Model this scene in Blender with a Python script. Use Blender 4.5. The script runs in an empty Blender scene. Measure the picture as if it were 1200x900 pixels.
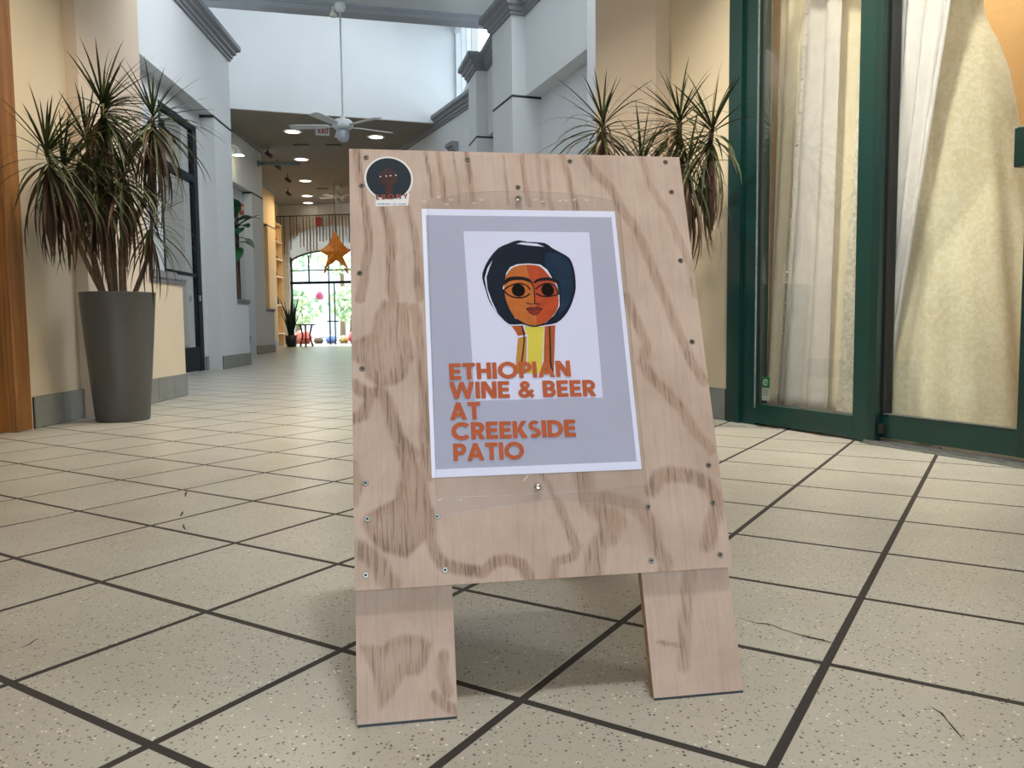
import bpy, bmesh, math, random
from mathutils import Vector, Matrix
from math import sin, cos, pi, radians, atan2, sqrt
import numpy as np

random.seed(7)
SC = bpy.context.scene
COL = SC.collection

# ------------------------------------------------------------------ camera
cam_d = bpy.data.cameras.new('camera')
cam_d.sensor_fit = 'HORIZONTAL'; cam_d.sensor_width = 36.0
cam_d.lens = 931.0 / 1200 * 36.0
cam_d.clip_start = 0.02; cam_d.clip_end = 300
cam = bpy.data.objects.new('camera', cam_d); COL.objects.link(cam)
PITCH, ROLL = radians(4.2325), radians(-0.59525)
_r = Vector((1, 0, 0)); _u = Vector((0, sin(PITCH), cos(PITCH))); _b = Vector((0, -cos(PITCH), sin(PITCH)))
_r2 = _r * cos(ROLL) + _u * sin(ROLL); _u2 = _u * cos(ROLL) - _r * sin(ROLL)
M = Matrix.Identity(4)
for i in range(3):
    M[i][0], M[i][1], M[i][2] = _r2[i], _u2[i], _b[i]
M[0][3], M[1][3], M[2][3] = 0, 0, 0.6
cam.matrix_world = M
SC.camera = cam

# ------------------------------------------------------------------ world, exposure
world = bpy.data.worlds.new('sky'); SC.world = world; world.use_nodes = True
wn = world.node_tree.nodes; bg = wn['Background']
bg.inputs[0].default_value = (0.80, 0.91, 1.0, 1); bg.inputs[1].default_value = 4.6
SC.view_settings.view_transform = 'Standard'; SC.view_settings.look = 'None'
SC.view_settings.gamma = 1.0; SC.view_settings.use_curve_mapping = False
SC.view_settings.exposure = -0.12
SC.cycles.max_bounces = 8; SC.cycles.transparent_max_bounces = 16
SC.cycles.sample_clamp_indirect = 4.0

def area(name, loc, size, power, col, rot=(0, 0, 0), size_y=None, spread=180):
    d = bpy.data.lights.new(name, 'AREA'); d.energy = power; d.color = col
    d.shape = 'RECTANGLE' if size_y else 'SQUARE'; d.size = size
    if size_y: d.size_y = size_y
    d.spread = radians(spread)
    o = bpy.data.objects.new(name, d); COL.objects.link(o)
    o.location = loc; o.rotation_euler = rot
    return o
def disk(name, loc, size, power, col, rot=(0, 0, 0), spread=180):
    o = area(name, loc, size, power, col, rot, None, spread); o.data.shape = 'DISK'; return o

WARM = (1.0, 0.89, 0.72); WARM2 = (1.0, 0.82, 0.60); COOL = (0.94, 0.975, 1.0)
# daylight through the roof lights
area('skylight_near', (0.8, 8.8, 7.4), 3.4, 410, COOL, (0, radians(44), 0), 3.6)
area('skylight_far', (-1.6, 14.0, 7.6), 3.0, 75, COOL, (radians(-24), radians(38), 0), 2.4)
# ceiling lamps of the entrance
disk('entrance_lamp', (0.15, 0.85, 3.4), 0.22, 44, (1, 0.98, 0.96))
disk('entrance_lamp', (2.0, 1.5, 3.4), 0.24, 30, (1, .97, .93))
disk('entrance_lamp', (-1.5, 4.7, 3.4), 0.35, 38, WARM, (0, 0, 0), 135)
disk('entrance_lamp', (-0.7, 5.0, 3.4), 0.35, 34, WARM, (0, 0, 0), 135)
# unseen fill lamps added to brighten the drapes behind the storefront
for _p, _t, _w in (((.55, 3.6, 3.45), (1.75, 4.35, 1.1), 20), ((1.05, 2.5, 3.45), (2.2, 3.7, 1.1), 20)):
    _o = disk('storefront_fill', _p, .18, _w, (1.0, .94, .82), (0, 0, 0), 80)
    _o.rotation_euler = (Vector(_t) - Vector(_p)).to_track_quat('-Z', 'Y').to_euler()
# unseen fill lamps added to brighten the shop display, warm lamps of the far corridor
for _s, _o, _p in ((.12, .16, 1.6), (.62, .14, 1.6), (1.25, .14, 1.6), (1.8, .14, 2.2), (1.2, 1.0, 20), (.3, .9, 24)):
    _x, _y = 1.337 + .4193 * _s + .907 * _o, 4.859 - .9079 * _s + .421 * _o
    disk('shop_fill', (_x, _y, 2.62 if _o < .5 else 3.15), 0.2, _p, (1.0, 0.90, 0.73))
disk('far_lamp', (-5.6, 21.0, 4.55), 0.4, 22, WARM2)
disk('far_lamp', (-6.2, 24.5, 4.55), 0.4, 48, WARM2)
sun_d = bpy.data.lights.new('sun', 'SUN'); sun_d.energy = 14.0; sun_d.color = (1, .95, .86); sun_d.angle = radians(.6)
sun = bpy.data.objects.new('sun', sun_d); COL.objects.link(sun); sun.rotation_euler = (radians(-38), 0, radians(22))

# ------------------------------------------------------------------ helpers
def tag(o, label=None, cat=None, group=None, kind=None):
    if label: o['label'] = label
    if cat: o['category'] = cat
    if group: o['group'] = group
    if kind: o['kind'] = kind
    return o
def empty(name, loc=(0, 0, 0), rz=0, label=None, cat=None, group=None):
    o = bpy.data.objects.new(name, None); COL.objects.link(o)
    o.location = loc; o.rotation_euler = (0, 0, rz); o.empty_display_size = 0.1
    return tag(o, label, cat, group)
class MB:
    def __init__(s): s.v = []; s.f = []; s.m = []
    def add(s, vs, fs, mi=0):
        k = len(s.v); s.v += [tuple(x) for x in vs]
        s.f += [tuple(k + i for i in q) for q in fs]; s.m += [mi] * len(fs); return s
    def hexa(s, b, t, mi=0):
        """b: 4 bottom points counter-clockwise seen from above, t: 4 top points."""
        return s.add(list(b) + list(t), [(3, 2, 1, 0), (4, 5, 6, 7), (0, 1, 5, 4), (1, 2, 6, 5), (2, 3, 7, 6), (3, 0, 4, 7)], mi)
    def box(s, x0, x1, y0, y1, z0, z1, mi=0):
        b = [(x0, y0), (x1, y0), (x1, y1), (x0, y1)]
        return s.hexa([(x, y, z0) for x, y in b], [(x, y, z1) for x, y in b], mi)
    def wall(s, p, q, z0, z1, th, mi=0):
        """vertical slab whose face runs p -> q; thickness th goes to the left of that direction (negative: right)."""
        dx, dy = q[0] - p[0], q[1] - p[1]; L = math.hypot(dx, dy); nx, ny = -dy / L * th, dx / L * th
        b = [p, q, (q[0] + nx, q[1] + ny), (p[0] + nx, p[1] + ny)]
        if th < 0: b = b[::-1]
        return s.hexa([(x[0], x[1], z0) for x in b], [(x[0], x[1], z1) for x in b], mi)
    def tube(s, pts, r, n=8, mi=0, cap=True):
        pts = [Vector(p) for p in pts]
        rs = r if isinstance(r, (list, tuple)) else [r] * len(pts)
        k = len(s.v); fs = []
        prev = None
        for i, p in enumerate(pts):
            d = (pts[min(i + 1, len(pts) - 1)] - pts[max(i - 1, 0)]).normalized()
            if prev is None:
                a = d.orthogonal().normalized()
            else:
                a = (prev - d * prev.dot(d)).normalized()
            prev = a; b = d.cross(a)
            for j in range(n):
                t = 2 * pi * j / n
                s.v.append(tuple(p + (a * cos(t) + b * sin(t)) * rs[i]))
        for i in range(len(pts) - 1):
            for j in range(n):
                fs.append((k + i * n + j, k + i * n + (j + 1) % n, k + (i + 1) * n + (j + 1) % n, k + (i + 1) * n + j))
        if cap:
            fs.append(tuple(k + j for j in range(n))[::-1]); fs.append(tuple(k + (len(pts) - 1) * n + j for j in range(n)))
        s.f += fs; s.m += [mi] * len(fs); return s
    def lathe(s, prof, n=32, cx=0, cy=0, mi=0, sy=1.0, close=False):
        k = len(s.v); fs = []
        for r, z in prof:
            for j in range(n):
                t = 2 * pi * j / n; s.v.append((cx + r * cos(t), cy + r * sy * sin(t), z))
        for i in range(len(prof) - 1):
            for j in range(n):
                fs.append((k + i * n + j, k + i * n + (j + 1) % n, k + (i + 1) * n + (j + 1) % n, k + (i + 1) * n + j))
        if close:
            fs.append(tuple(k + j for j in range(n))[::-1]); fs.append(tuple(k + (len(prof) - 1) * n + j for j in range(n)))
        s.f += fs; s.m += [mi] * len(fs); return s
    def mesh(s, name, mats):
        me = bpy.data.meshes.new(name); me.from_pydata(s.v, [], s.f)
        for m in (mats if isinstance(mats, (list, tuple)) else [mats]): me.materials.append(m)
        me.polygons.foreach_set('material_index', s.m); me.update(); return me
    def build(s, name, mats, parent=None, smooth=False, bevel=0, recalc=False):
        me = s.mesh(name, mats)
        if recalc:
            bm = bmesh.new(); bm.from_mesh(me); bmesh.ops.recalc_face_normals(bm, faces=bm.faces); bm.to_mesh(me); bm.free()
        o = bpy.data.objects.new(name, me); COL.objects.link(o)
        if parent: o.parent = parent
        if smooth:
            me.polygons.foreach_set('use_smooth', [True] * len(me.polygons))
            if smooth != 'all': me.set_sharp_from_angle(angle=radians(38))
        if bevel:
            b = o.modifiers.new('bevel', 'BEVEL'); b.width = bevel; b.segments = 2; b.limit_method = 'ANGLE'
        return o
def inst(name, me, parent=None, mat=None):
    o = bpy.data.objects.new(name, me); COL.objects.link(o)
    if parent: o.parent = parent
    return o
def structure(name, mb, mats, parent=None, **k):
    o = mb.build(name, mats, parent, **k)
    if not parent: o['kind'] = 'structure'
    return o

def lin(h):
    h = h.lstrip('#'); c = [int(h[i:i + 2], 16) / 255 for i in (0, 2, 4)]
    return tuple((x / 12.92 if x <= .04045 else ((x + .055) / 1.055) ** 2.4) for x in c) + (1,)
class NT:
    def __init__(s, name):
        s.m = bpy.data.materials.new(name); s.m.use_nodes = True; s.t = s.m.node_tree
        s.b = s.t.nodes['Principled BSDF']; s.out = s.t.nodes['Material Output']
    def n(s, typ, **k):
        o = s.t.nodes.new(typ)
        for a, v in k.items(): setattr(o, a, v)
        return o
    def l(s, a, b): s.t.links.new(a, b)
    def noise(s, vec, scale, detail=4, rough=.55):
        o = s.n('ShaderNodeTexNoise'); o.inputs['Scale'].default_value = scale; o.inputs['Detail'].default_value = detail
        o.inputs['Roughness'].default_value = rough
        if vec is not None: s.l(vec, o.inputs['Vector'])
        return o.outputs['Fac']
    def ramp(s, fac, stops):
        o = s.n('ShaderNodeValToRGB'); e = o.color_ramp.elements
        while len(e) < len(stops): e.new(0.5)
        for i, (p, c) in enumerate(stops): e[i].position = p; e[i].color = c if len(c) == 4 else (*c, 1)
        s.l(fac, o.inputs['Fac']); return o.outputs['Color']
    def mix(s, fac, a, b, mode='MIX'):
        o = s.n('ShaderNodeMix'); o.data_type = 'RGBA'; o.blend_type = mode
        for sock, v in ((o.inputs[0], fac), (o.inputs[6], a), (o.inputs[7], b)):
            if isinstance(v, (int, float)): sock.default_value = v
            elif isinstance(v, tuple): sock.default_value = v
            else: s.l(v, sock)
        return o.outputs[2]
    def math(s, op, a, b=None, clamp=False):
        o = s.n('ShaderNodeMath', operation=op); o.use_clamp = clamp
        for sock, v in ((o.inputs[0], a), (o.inputs[1], b)):
            if v is None: continue
            if isinstance(v, (int, float)): sock.default_value = v
            else: s.l(v, sock)
        return o.outputs[0]
    def coord(s, kind='Object', scale=None):
        if kind == 'Position': v = s.n('ShaderNodeNewGeometry').outputs['Position']
        else: v = s.n('ShaderNodeTexCoord').outputs[kind]
        if scale:
            mp = s.n('ShaderNodeMapping'); mp.inputs['Scale'].default_value = scale; s.l(v, mp.inputs['Vector']); v = mp.outputs[0]
        return v
    def col(s, c):
        if isinstance(c, tuple): s.b.inputs['Base Color'].default_value = c
        else: s.l(c, s.b.inputs['Base Color'])
    def set(s, **k):
        for a, v in k.items():
            sock = s.b.inputs[a.replace('_', ' ')]
            if isinstance(v, (int, float, tuple)): sock.default_value = v
            else: s.l(v, sock)
        return s
    def bump(s, h, strength=.2, dist=.01):
        o = s.n('ShaderNodeBump'); o.inputs['Strength'].default_value = strength; o.inputs['Distance'].default_value = dist
        s.l(h, o.inputs['Height']); s.l(o.outputs[0], s.b.inputs['Normal'])
def plain(name, c, rough=.5, metal=0, var=.08, scale=6, bump=0, coord='Object', spec=.5):
    t = NT(name); v = t.coord(coord); n = t.noise(v, scale)
    c = lin(c) if isinstance(c, str) else c
    d = tuple(x * (1 - var) for x in c[:3]) + (1,); u = tuple(min(1, x * (1 + var)) for x in c[:3]) + (1,)
    t.col(t.ramp(n, [(.3, d), (.7, u)])); t.set(Roughness=rough, Metallic=metal)
    t.b.inputs['Specular IOR Level'].default_value = spec
    if bump: t.bump(t.noise(v, scale * 18, 6), bump, .004)
    return t.m
def emit(name, c, strength):
    t = NT(name); c = lin(c) if isinstance(c, str) else c
    t.set(Emission_Color=c, Emission_Strength=strength); t.col(c); return t.m
def clear(name, tint=(1, 1, 1, 1), rough=.03, k=.06, kmax=.5):
    t = NT(name); tr = t.n('ShaderNodeBsdfTransparent'); tr.inputs[0].default_value = tint
    gl = t.n('ShaderNodeBsdfGlossy'); gl.inputs['Roughness'].default_value = rough
    lw = t.n('ShaderNodeLayerWeight'); lw.inputs['Blend'].default_value = .25
    f = t.math('MULTIPLY_ADD', lw.outputs['Facing'], kmax); f.node.inputs[2].default_value = k
    mx = t.n('ShaderNodeMixShader'); t.l(f, mx.inputs[0]); t.l(tr.outputs[0], mx.inputs[1]); t.l(gl.outputs[0], mx.inputs[2])
    t.l(mx.outputs[0], t.out.inputs[0]); return t.m

# ------------------------------------------------------------------ materials
def make_tile():
    t = NT('terrazzo_tile'); p = t.coord('Position')
    vo = t.n('ShaderNodeTexVoronoi'); vo.inputs['Scale'].default_value = 140; t.l(p, vo.inputs['Vector'])
    vo2 = t.n('ShaderNodeTexVoronoi'); vo2.inputs['Scale'].default_value = 230; t.l(p, vo2.inputs['Vector'])
    sx = t.n('ShaderNodeSeparateColor'); t.l(vo.outputs['Color'], sx.inputs[0])
    sx2 = t.n('ShaderNodeSeparateColor'); t.l(vo2.outputs['Color'], sx2.inputs[0])
    base = t.ramp(t.noise(p, 3.0), [(.3, lin('aba89e')), (.7, lin('bab7ad'))])
    base = t.mix(t.math('MULTIPLY', t.noise(p, 260, 2), .22), base, lin('9d9684'))
    dots = t.math('MULTIPLY', t.math('LESS_THAN', vo.outputs['Distance'], .33), t.math('GREATER_THAN', sx.outputs[0], .80))
    dots2 = t.math('MULTIPLY', t.math('LESS_THAN', vo2.outputs['Distance'], .42), t.math('GREATER_THAN', sx2.outputs[0], .86))
    wh = t.math('MULTIPLY', t.math('LESS_THAN', vo.outputs['Distance'], .32), t.math('LESS_THAN', sx.outputs[1], .06))
    c = t.mix(t.math('MULTIPLY', dots2, .55), base, lin('6d665c'))
    c = t.mix(t.math('MULTIPLY', dots, .9), c, lin('3f3a35'))
    c = t.mix(t.math('MULTIPLY', wh, .8), c, lin('ece8dc'))
    t.col(c); t.set(Roughness=t.math('MULTIPLY_ADD', t.noise(p, 2.2), .16), IOR=1.45)
    t.b.inputs['Roughness'].links[0].from_node.inputs[2].default_value = .24
    t.bump(t.noise(p, 60, 3), .03, .004); return t.m
TILE = make_tile()
GROUT = plain('dark_grout', '2d2825', .8, bump=.3, scale=30, coord='Position')
CRACK = plain('crack_filler', '2e2826', .8)
CREAM = plain('cream_paint', 'ddcdb0', .7, var=.03, scale=1.2, bump=.12, coord='Position')
PINKCREAM = plain('pale_cream_paint', 'd9c8b4', .7, var=.03, scale=1.2, bump=.12, coord='Position')
WHITE = plain('white_paint', 'd2d5d7', .7, var=.02, scale=1.5, bump=.1, coord='Position')
BRIGHTWHITE = plain('bright_white_paint', 'cfd3d5', .7, var=.02, scale=1.5, coord='Position')
YELLOW = plain('yellow_paint', 'd6bb88', .7, var=.05, scale=1.5, coord='Position')
MOULD = plain('grey_moulding', '7f8289', .55, var=.04, scale=8, coord='Position')
BEAMG = plain('grey_beam_paint', '9ca1a8', .6, var=.04, coord='Position')
DARKLINE = plain('dark_joint', '2d2f33', .8)
SKIRT = plain('grey_skirting_tile', '868883', .45, var=.14, scale=5, bump=.1, coord='Position')
SKIRTJ = plain('skirting_joint', '2e2e2c', .8)
CEIL = plain('shaded_ceiling_tone', '857f78', .85, var=.05, coord='Position')  # whitish beige ceiling, darkened in its colour to stand for dim light
GREEN = plain('green_metal', '0b302c', .32, var=.08, scale=4, coord='Position')
GREEN2 = plain('green_metal_dark', '0a2926', .35, var=.08, scale=4, coord='Position')
BLACKR = plain('black_rubber', '141515', .6)
ALU = plain('worn_aluminium', '9aa0a0', .35, .8, var=.2, scale=30)
DKFRAME = plain('navy_black_frame', '131a22', .5, var=.1, spec=.2)
GLASS = clear('window_glass', (.97, .98, .97, 1), .02, .04, .5)
SMOKE = clear('dim_shop_glass', (.55, .53, .50, 1), .05, .08, .6)
FARGLASS = clear('far_glass', (.97, .99, 1, 1), .02, .03, .4)
POTM = plain('charcoal_pot', '4d4d4c', .42, var=.06, scale=9, bump=.05)
POTB = plain('black_pot', '1c1c1e', .4)
SOIL = plain('brown_soil', '3c3026', .95, var=.4, scale=40, bump=.8)
WHITEM = plain('white_enamel', 'd7dbde', .4, var=.02)
LAMPON = emit('lamp_glow', (1.0, .92, .75, 1), 9)
STEEL = plain('steel_screw', '8d8a84', .3, .9, var=.25, scale=200)
DARKHEAD = plain('screw_recess', '2b2725', .6)
def wood(name, a, b, scale=(3, 3, .35), rough=.45):
    t = NT(name); v = t.coord('Object', scale); n = t.noise(v, 6, 6, .6)
    w = t.n('ShaderNodeTexWave'); w.inputs['Scale'].default_value = 5; w.inputs['Distortion'].default_value = 6
    w.inputs['Detail'].default_value = 4; t.l(v, w.inputs['Vector'])
    t.col(t.mix(.5, t.ramp(n, [(.3, lin(a)), (.7, lin(b))]), t.ramp(w.outputs['Fac'], [(.1, lin(a)), (.9, lin(b))])))
    t.set(Roughness=rough); t.bump(n, .1, .004); return t.m
DOORWOOD = wood('brown_varnished_wood', '7d5128', 'a97743')
DOORWOODD = wood('dark_varnished_wood', '6a4220', '94632f')
LIGHTWOOD = wood('honey_wood', 'd2ac78', 'e8cc9a')
DKWOOD = wood('dark_table_wood', '4a2a18', '7a4a2a')
BOARD = {"screws":[[0.0296,0.947],[0.2115,0.9475],[0.4029,0.949],[0.5894,0.9521],[0.0212,0.8912],[0.5939,0.8895],[0.0151,0.7254],[0.0167,0.5553],[0.5945,0.7501],[0.597,0.5938],[0.599,0.3714],[0.5981,0.3071],[0.5993,0.2204],[0.0185,0.3652],[0.0208,0.3084],[0.0167,0.2219],[0.1311,0.307],[0.1399,0.2224],[0.4831,0.3053],[0.4792,0.2175],[0.301,0.8934]],"pins":[[0.2993,0.8677],[0.2969,0.3456]],"holes":[[0.1296,0.8623],[0.1549,0.8711],[0.1696,0.8571],[0.1768,0.8665],[0.218,0.8604],[0.2314,0.8674],[0.3293,0.8691],[0.3433,0.8659],[0.3753,0.8681],[0.3881,0.8683],[0.4011,0.8703],[0.4269,0.8699],[0.1343,0.3355],[0.1673,0.334]],"banner":[[0.0446,0.8725],[0.1029,0.8761],[0.1,0.8544],[0.0457,0.8522]],"text":{"ETHIOPIAN":[[0.161,0.5316],[0.3689,0.533],[0.1623,0.561]],"WINE & BEER":[[0.16,0.4988],[0.4103,0.4971],[0.1613,0.5286]],"AT":[[0.1591,0.4627],[0.209,0.4627],[0.1605,0.4933]],"CREEKSIDE":[[0.1605,0.4292],[0.3697,0.4283],[0.1618,0.459]],"PATIO":[[0.1617,0.3941],[0.278,0.3932],[0.1631,0.4238]]},"art":{"hair":[[0.2934,0.7877],[0.3112,0.7848],[0.3415,0.783],[0.3547,0.7733],[0.3707,0.764],[0.3852,0.7538],[0.3908,0.7376],[0.3927,0.7201],[0.3921,0.697],[0.3873,0.6797],[0.3787,0.6598],[0.3664,0.6429],[0.3518,0.6313],[0.3326,0.6278],[0.3109,0.6253],[0.2897,0.6297],[0.2683,0.6294],[0.2545,0.6426],[0.2446,0.6552],[0.235,0.6735],[0.2307,0.6918],[0.2254,0.7159],[0.2289,0.7316],[0.2395,0.7518],[0.2569,0.7722],[0.2752,0.7811]],"hair_patch":[[0.3429,0.7639],[0.3649,0.761],[0.382,0.7493],[0.3882,0.723],[0.3855,0.6912],[0.3735,0.6627],[0.3557,0.6459],[0.363,0.6685],[0.3639,0.6971],[0.3533,0.7201],[0.3409,0.7375]],"sliver_l":[[0.2455,0.7489],[0.2393,0.7345],[0.2329,0.7167],[0.2338,0.6946],[0.2403,0.672],[0.2491,0.6496],[0.2439,0.6566],[0.236,0.6763],[0.2318,0.696],[0.2296,0.715],[0.2358,0.7345]],"sliver_t":[[0.2902,0.7806],[0.3001,0.7836],[0.3275,0.7814],[0.3404,0.7756],[0.3162,0.7775]],"face_rim":[[0.2629,0.6917],[0.2604,0.6959],[0.266,0.7116],[0.2684,0.7245],[0.2764,0.736],[0.289,0.7415],[0.311,0.743],[0.3307,0.741],[0.3426,0.7312],[0.3507,0.7149],[0.3581,0.7034],[0.3608,0.6827],[0.3598,0.6628],[0.3489,0.6459],[0.3329,0.632],[0.3246,0.6299],[0.2797,0.6395],[0.2725,0.6522]],"face":[[0.2654,0.7116],[0.2694,0.7225],[0.2784,0.7334],[0.2916,0.7392],[0.3109,0.7407],[0.3285,0.7381],[0.3388,0.7283],[0.3482,0.7144],[0.3561,0.7023],[0.3586,0.6827],[0.3576,0.6628],[0.349,0.6473],[0.333,0.6326],[0.3136,0.6267],[0.2977,0.6296],[0.2822,0.6381],[0.2725,0.6522],[0.2657,0.6719],[0.2629,0.6917]],"face_r":[[0.3054,0.7404],[0.3285,0.7381],[0.3388,0.7283],[0.3482,0.7144],[0.3561,0.7023],[0.3586,0.6827],[0.3576,0.6628],[0.349,0.6473],[0.333,0.6326],[0.3164,0.6272],[0.3161,0.6687],[0.316,0.6972],[0.309,0.7144]],"brow_l":[[0.2624,0.7053],[0.2677,0.7139],[0.2794,0.7179],[0.2956,0.7176],[0.309,0.7138],[0.3144,0.7058],[0.3098,0.7067],[0.3006,0.7107],[0.2871,0.7116],[0.2734,0.7093],[0.2635,0.7019]],"brow_r":[[0.3162,0.7072],[0.3226,0.713],[0.3365,0.7161],[0.3502,0.7152],[0.364,0.7086],[0.3608,0.7028],[0.3497,0.7095],[0.3361,0.7103],[0.325,0.7086],[0.3173,0.7046]],"lid_l":[[0.261,0.6917],[0.2728,0.7002],[0.2893,0.705],[0.3027,0.7012],[0.3094,0.6932]],"low_l":[[0.261,0.6917],[0.2743,0.6809],[0.2903,0.6782],[0.3013,0.6807],[0.3081,0.6858]],"lid_r":[[0.3185,0.6943],[0.33,0.702],[0.3439,0.7049],[0.3557,0.6982],[0.3589,0.6856]],"low_r":[[0.3192,0.6858],[0.3311,0.6806],[0.3476,0.6814],[0.3611,0.6856]],"nose":[[0.3101,0.7101],[0.3137,0.7029],[0.3161,0.6915],[0.3155,0.6671]],"nose_b":[[0.3004,0.6688],[0.3084,0.6663],[0.3155,0.6671],[0.3252,0.6661]],"lips":[[0.2997,0.6576],[0.3094,0.6612],[0.3147,0.6597],[0.3215,0.6611],[0.328,0.6574],[0.3206,0.6487],[0.3123,0.646],[0.3058,0.6494]],"lip_line":[[0.2991,0.6573],[0.3131,0.6563],[0.3286,0.6574]],"chin":[[0.2809,0.6387],[0.2977,0.6285],[0.3136,0.6255],[0.33,0.6293]],"neck_w":[[0.2677,0.6272],[0.3511,0.6285],[0.3506,0.6095],[0.3413,0.5383],[0.2732,0.5398],[0.2794,0.6035],[0.2756,0.6174]],"neck_l":[[0.2714,0.6266],[0.2909,0.6275],[0.2964,0.6102],[0.2819,0.6082],[0.2774,0.6174]],"neck_l2":[[0.2817,0.6049],[0.2975,0.6074],[0.2937,0.5637],[0.2903,0.5408],[0.2738,0.5411],[0.2753,0.564]],"neck_y":[[0.2934,0.6249],[0.3291,0.6245],[0.3236,0.5795],[0.318,0.5402],[0.2937,0.5407],[0.2989,0.6074]],"neck_r":[[0.3302,0.6254],[0.3493,0.6271],[0.3421,0.5628],[0.3393,0.5397],[0.322,0.5401],[0.3252,0.5795]],"nl_l":[[0.2903,0.6269],[0.2925,0.6075],[0.2895,0.5828],[0.2844,0.5584]],"nl_r":[[0.3387,0.6258],[0.3373,0.5903],[0.3358,0.5575],[0.3382,0.5438]]},"iris":[[0.288,0.6921,8.355555555555556],[0.3405,0.6925,8.177777777777777]],"bands":[[[[0.0133,0.961],[0.0289,0.8213],[0.031,0.773],[0.0151,0.6788]],0.0092,0.8],[[[0.056,0.8512],[0.0668,0.8055],[0.0703,0.7097],[0.0724,0.6785]],0.0106,0.8],[[[0.1006,0.8486],[0.1116,0.7735],[0.1158,0.6783]],0.0092,0.6],[[[0.1346,0.961],[0.1465,0.8693]],0.004,0.8],[[[0.1578,0.9617],[0.1646,0.8646]],0.0053,0.7],[[[0.2091,0.9631],[0.2135,0.8637]],0.0066,0.7],[[[0.1841,0.9624],[0.1889,0.8633]],0.0026,0.6],[[[0.3101,0.9589],[0.3222,0.8587]],0.0066,0.6],[[[0.3422,0.9598],[0.3476,0.8591]],0.0053,0.5],[[[0.3876,0.961],[0.4007,0.8841],[0.4074,0.8497]],0.0079,0.7],[[[0.3573,0.9461],[0.3627,0.8491]],0.0066,0.5],[[[0.2782,0.958],[0.2814,0.8581]],0.004,0.4],[[[0.4335,0.9623],[0.453,0.9237],[0.4763,0.8925],[0.4888,0.8544],[0.5137,0.8099],[0.5342,0.7592],[0.548,0.709],[0.5571,0.676],[0.5698,0.6206],[0.5863,0.5724],[0.6085,0.5216]],0.0119,0.6],[[[0.5432,0.9617],[0.5563,0.8976],[0.5836,0.8453],[0.5969,0.7901],[0.6109,0.7425],[0.6166,0.684]],0.0092,0.45],[[[0.4836,0.6764],[0.5028,0.6182],[0.5122,0.5894],[0.4991,0.5551],[0.5146,0.5268],[0.5422,0.4953],[0.5642,0.4702],[0.5814,0.4332],[0.6081,0.3993]],0.0119,0.6],[[[0.0018,0.5293],[0.0236,0.5114],[0.0431,0.5138],[0.0538,0.499],[0.0616,0.4757],[0.0718,0.4412],[0.0985,0.412]],0.0132,0.8],[[[0.0011,0.4718],[0.0176,0.477],[0.0262,0.4997]],0.0119,0.8],[[[0.1066,0.6628],[0.1127,0.5863],[0.1153,0.4974],[0.1184,0.4254],[0.1191,0.3693]],0.0106,0.7],[[[0.1171,0.3145],[0.1183,0.274],[0.1255,0.2496],[0.1383,0.2331],[0.1702,0.2207],[0.1996,0.2123],[0.2197,0.2284],[0.2421,0.2338],[0.2638,0.2258],[0.2734,0.2039]],0.0119,0.8],[[[0.0011,0.267],[0.0218,0.2528],[0.0372,0.2337],[0.0473,0.2124],[0.0575,0.204]],0.0172,0.6],[[[0.0028,0.3947],[0.0076,0.3575],[0.002,0.3334]],0.0092,0.6],[[[0.4928,0.332],[0.5071,0.3516],[0.532,0.3579],[0.5651,0.3536],[0.5911,0.3408],[0.6037,0.3199],[0.5998,0.2912],[0.5869,0.2633],[0.5772,0.2356]],0.0172,0.65],[[[0.3781,0.3728],[0.3826,0.3242],[0.4006,0.298],[0.4262,0.2911],[0.4116,0.2612],[0.3896,0.2431],[0.3774,0.2031]],0.0224,0.6],[[[0.3826,0.3242],[0.4264,0.3222],[0.462,0.3092],[0.4813,0.2828],[0.4884,0.2405],[0.5058,0.2119],[0.4951,0.1961]],0.0158,0.55],[[[0.3302,0.3209],[0.3418,0.287],[0.3556,0.2477],[0.3488,0.2345],[0.3197,0.2253],[0.3148,0.1988]],0.0092,0.7],[[[0.3045,0.3615],[0.3302,0.3209]],0.0066,0.5]],"fills":[[[[0.055,0.6724],[0.0923,0.6691],[0.0965,0.6168],[0.0981,0.5776],[0.0858,0.545],[0.0714,0.5306],[0.0419,0.5225],[0.0242,0.5434],[0.0162,0.5642],[-0.0004,0.5763],[-0.0,0.6031],[0.0338,0.6116],[0.043,0.6479]],0.75],[[[0.0686,0.4271],[0.096,0.4205],[0.1086,0.3836],[0.1158,0.3556],[0.1173,0.3199],[0.113,0.2769],[0.0964,0.2645],[0.0772,0.2471],[0.0456,0.2567],[0.025,0.2816],[0.0174,0.3032],[0.0229,0.3136],[0.0472,0.3259],[0.0663,0.3386],[0.0753,0.3711],[0.0761,0.3988]],0.9],[[[0.3956,0.3067],[0.4294,0.2938],[0.4119,0.264],[0.398,0.2702]],0.5]],"legfill":[[[[0.01,0.1167],[0.0397,0.1083],[0.0688,0.1238],[0.0951,0.1232],[0.1119,0.1106],[0.1072,0.0907],[0.0933,0.0693],[0.0698,0.0686],[0.0471,0.0385],[0.0378,0.0247],[0.0286,0.0743]],0.6]],"legs":[[[[0.1336,0.0913],[0.1286,0.0666],[0.1381,0.041]],0.0125,0.7],[[[0.5492,0.1962],[0.5316,0.1151],[0.5191,0.0495]],0.015,0.4],[[[0.1157,0.0366],[0.1498,0.0093]],0.01,0.6],[[[0.4803,0.0893],[0.5156,0.0801]],0.00375,0.8],[[[0.5428,0.1688],[0.5552,0.1612]],0.00375,0.4]]}
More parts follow.
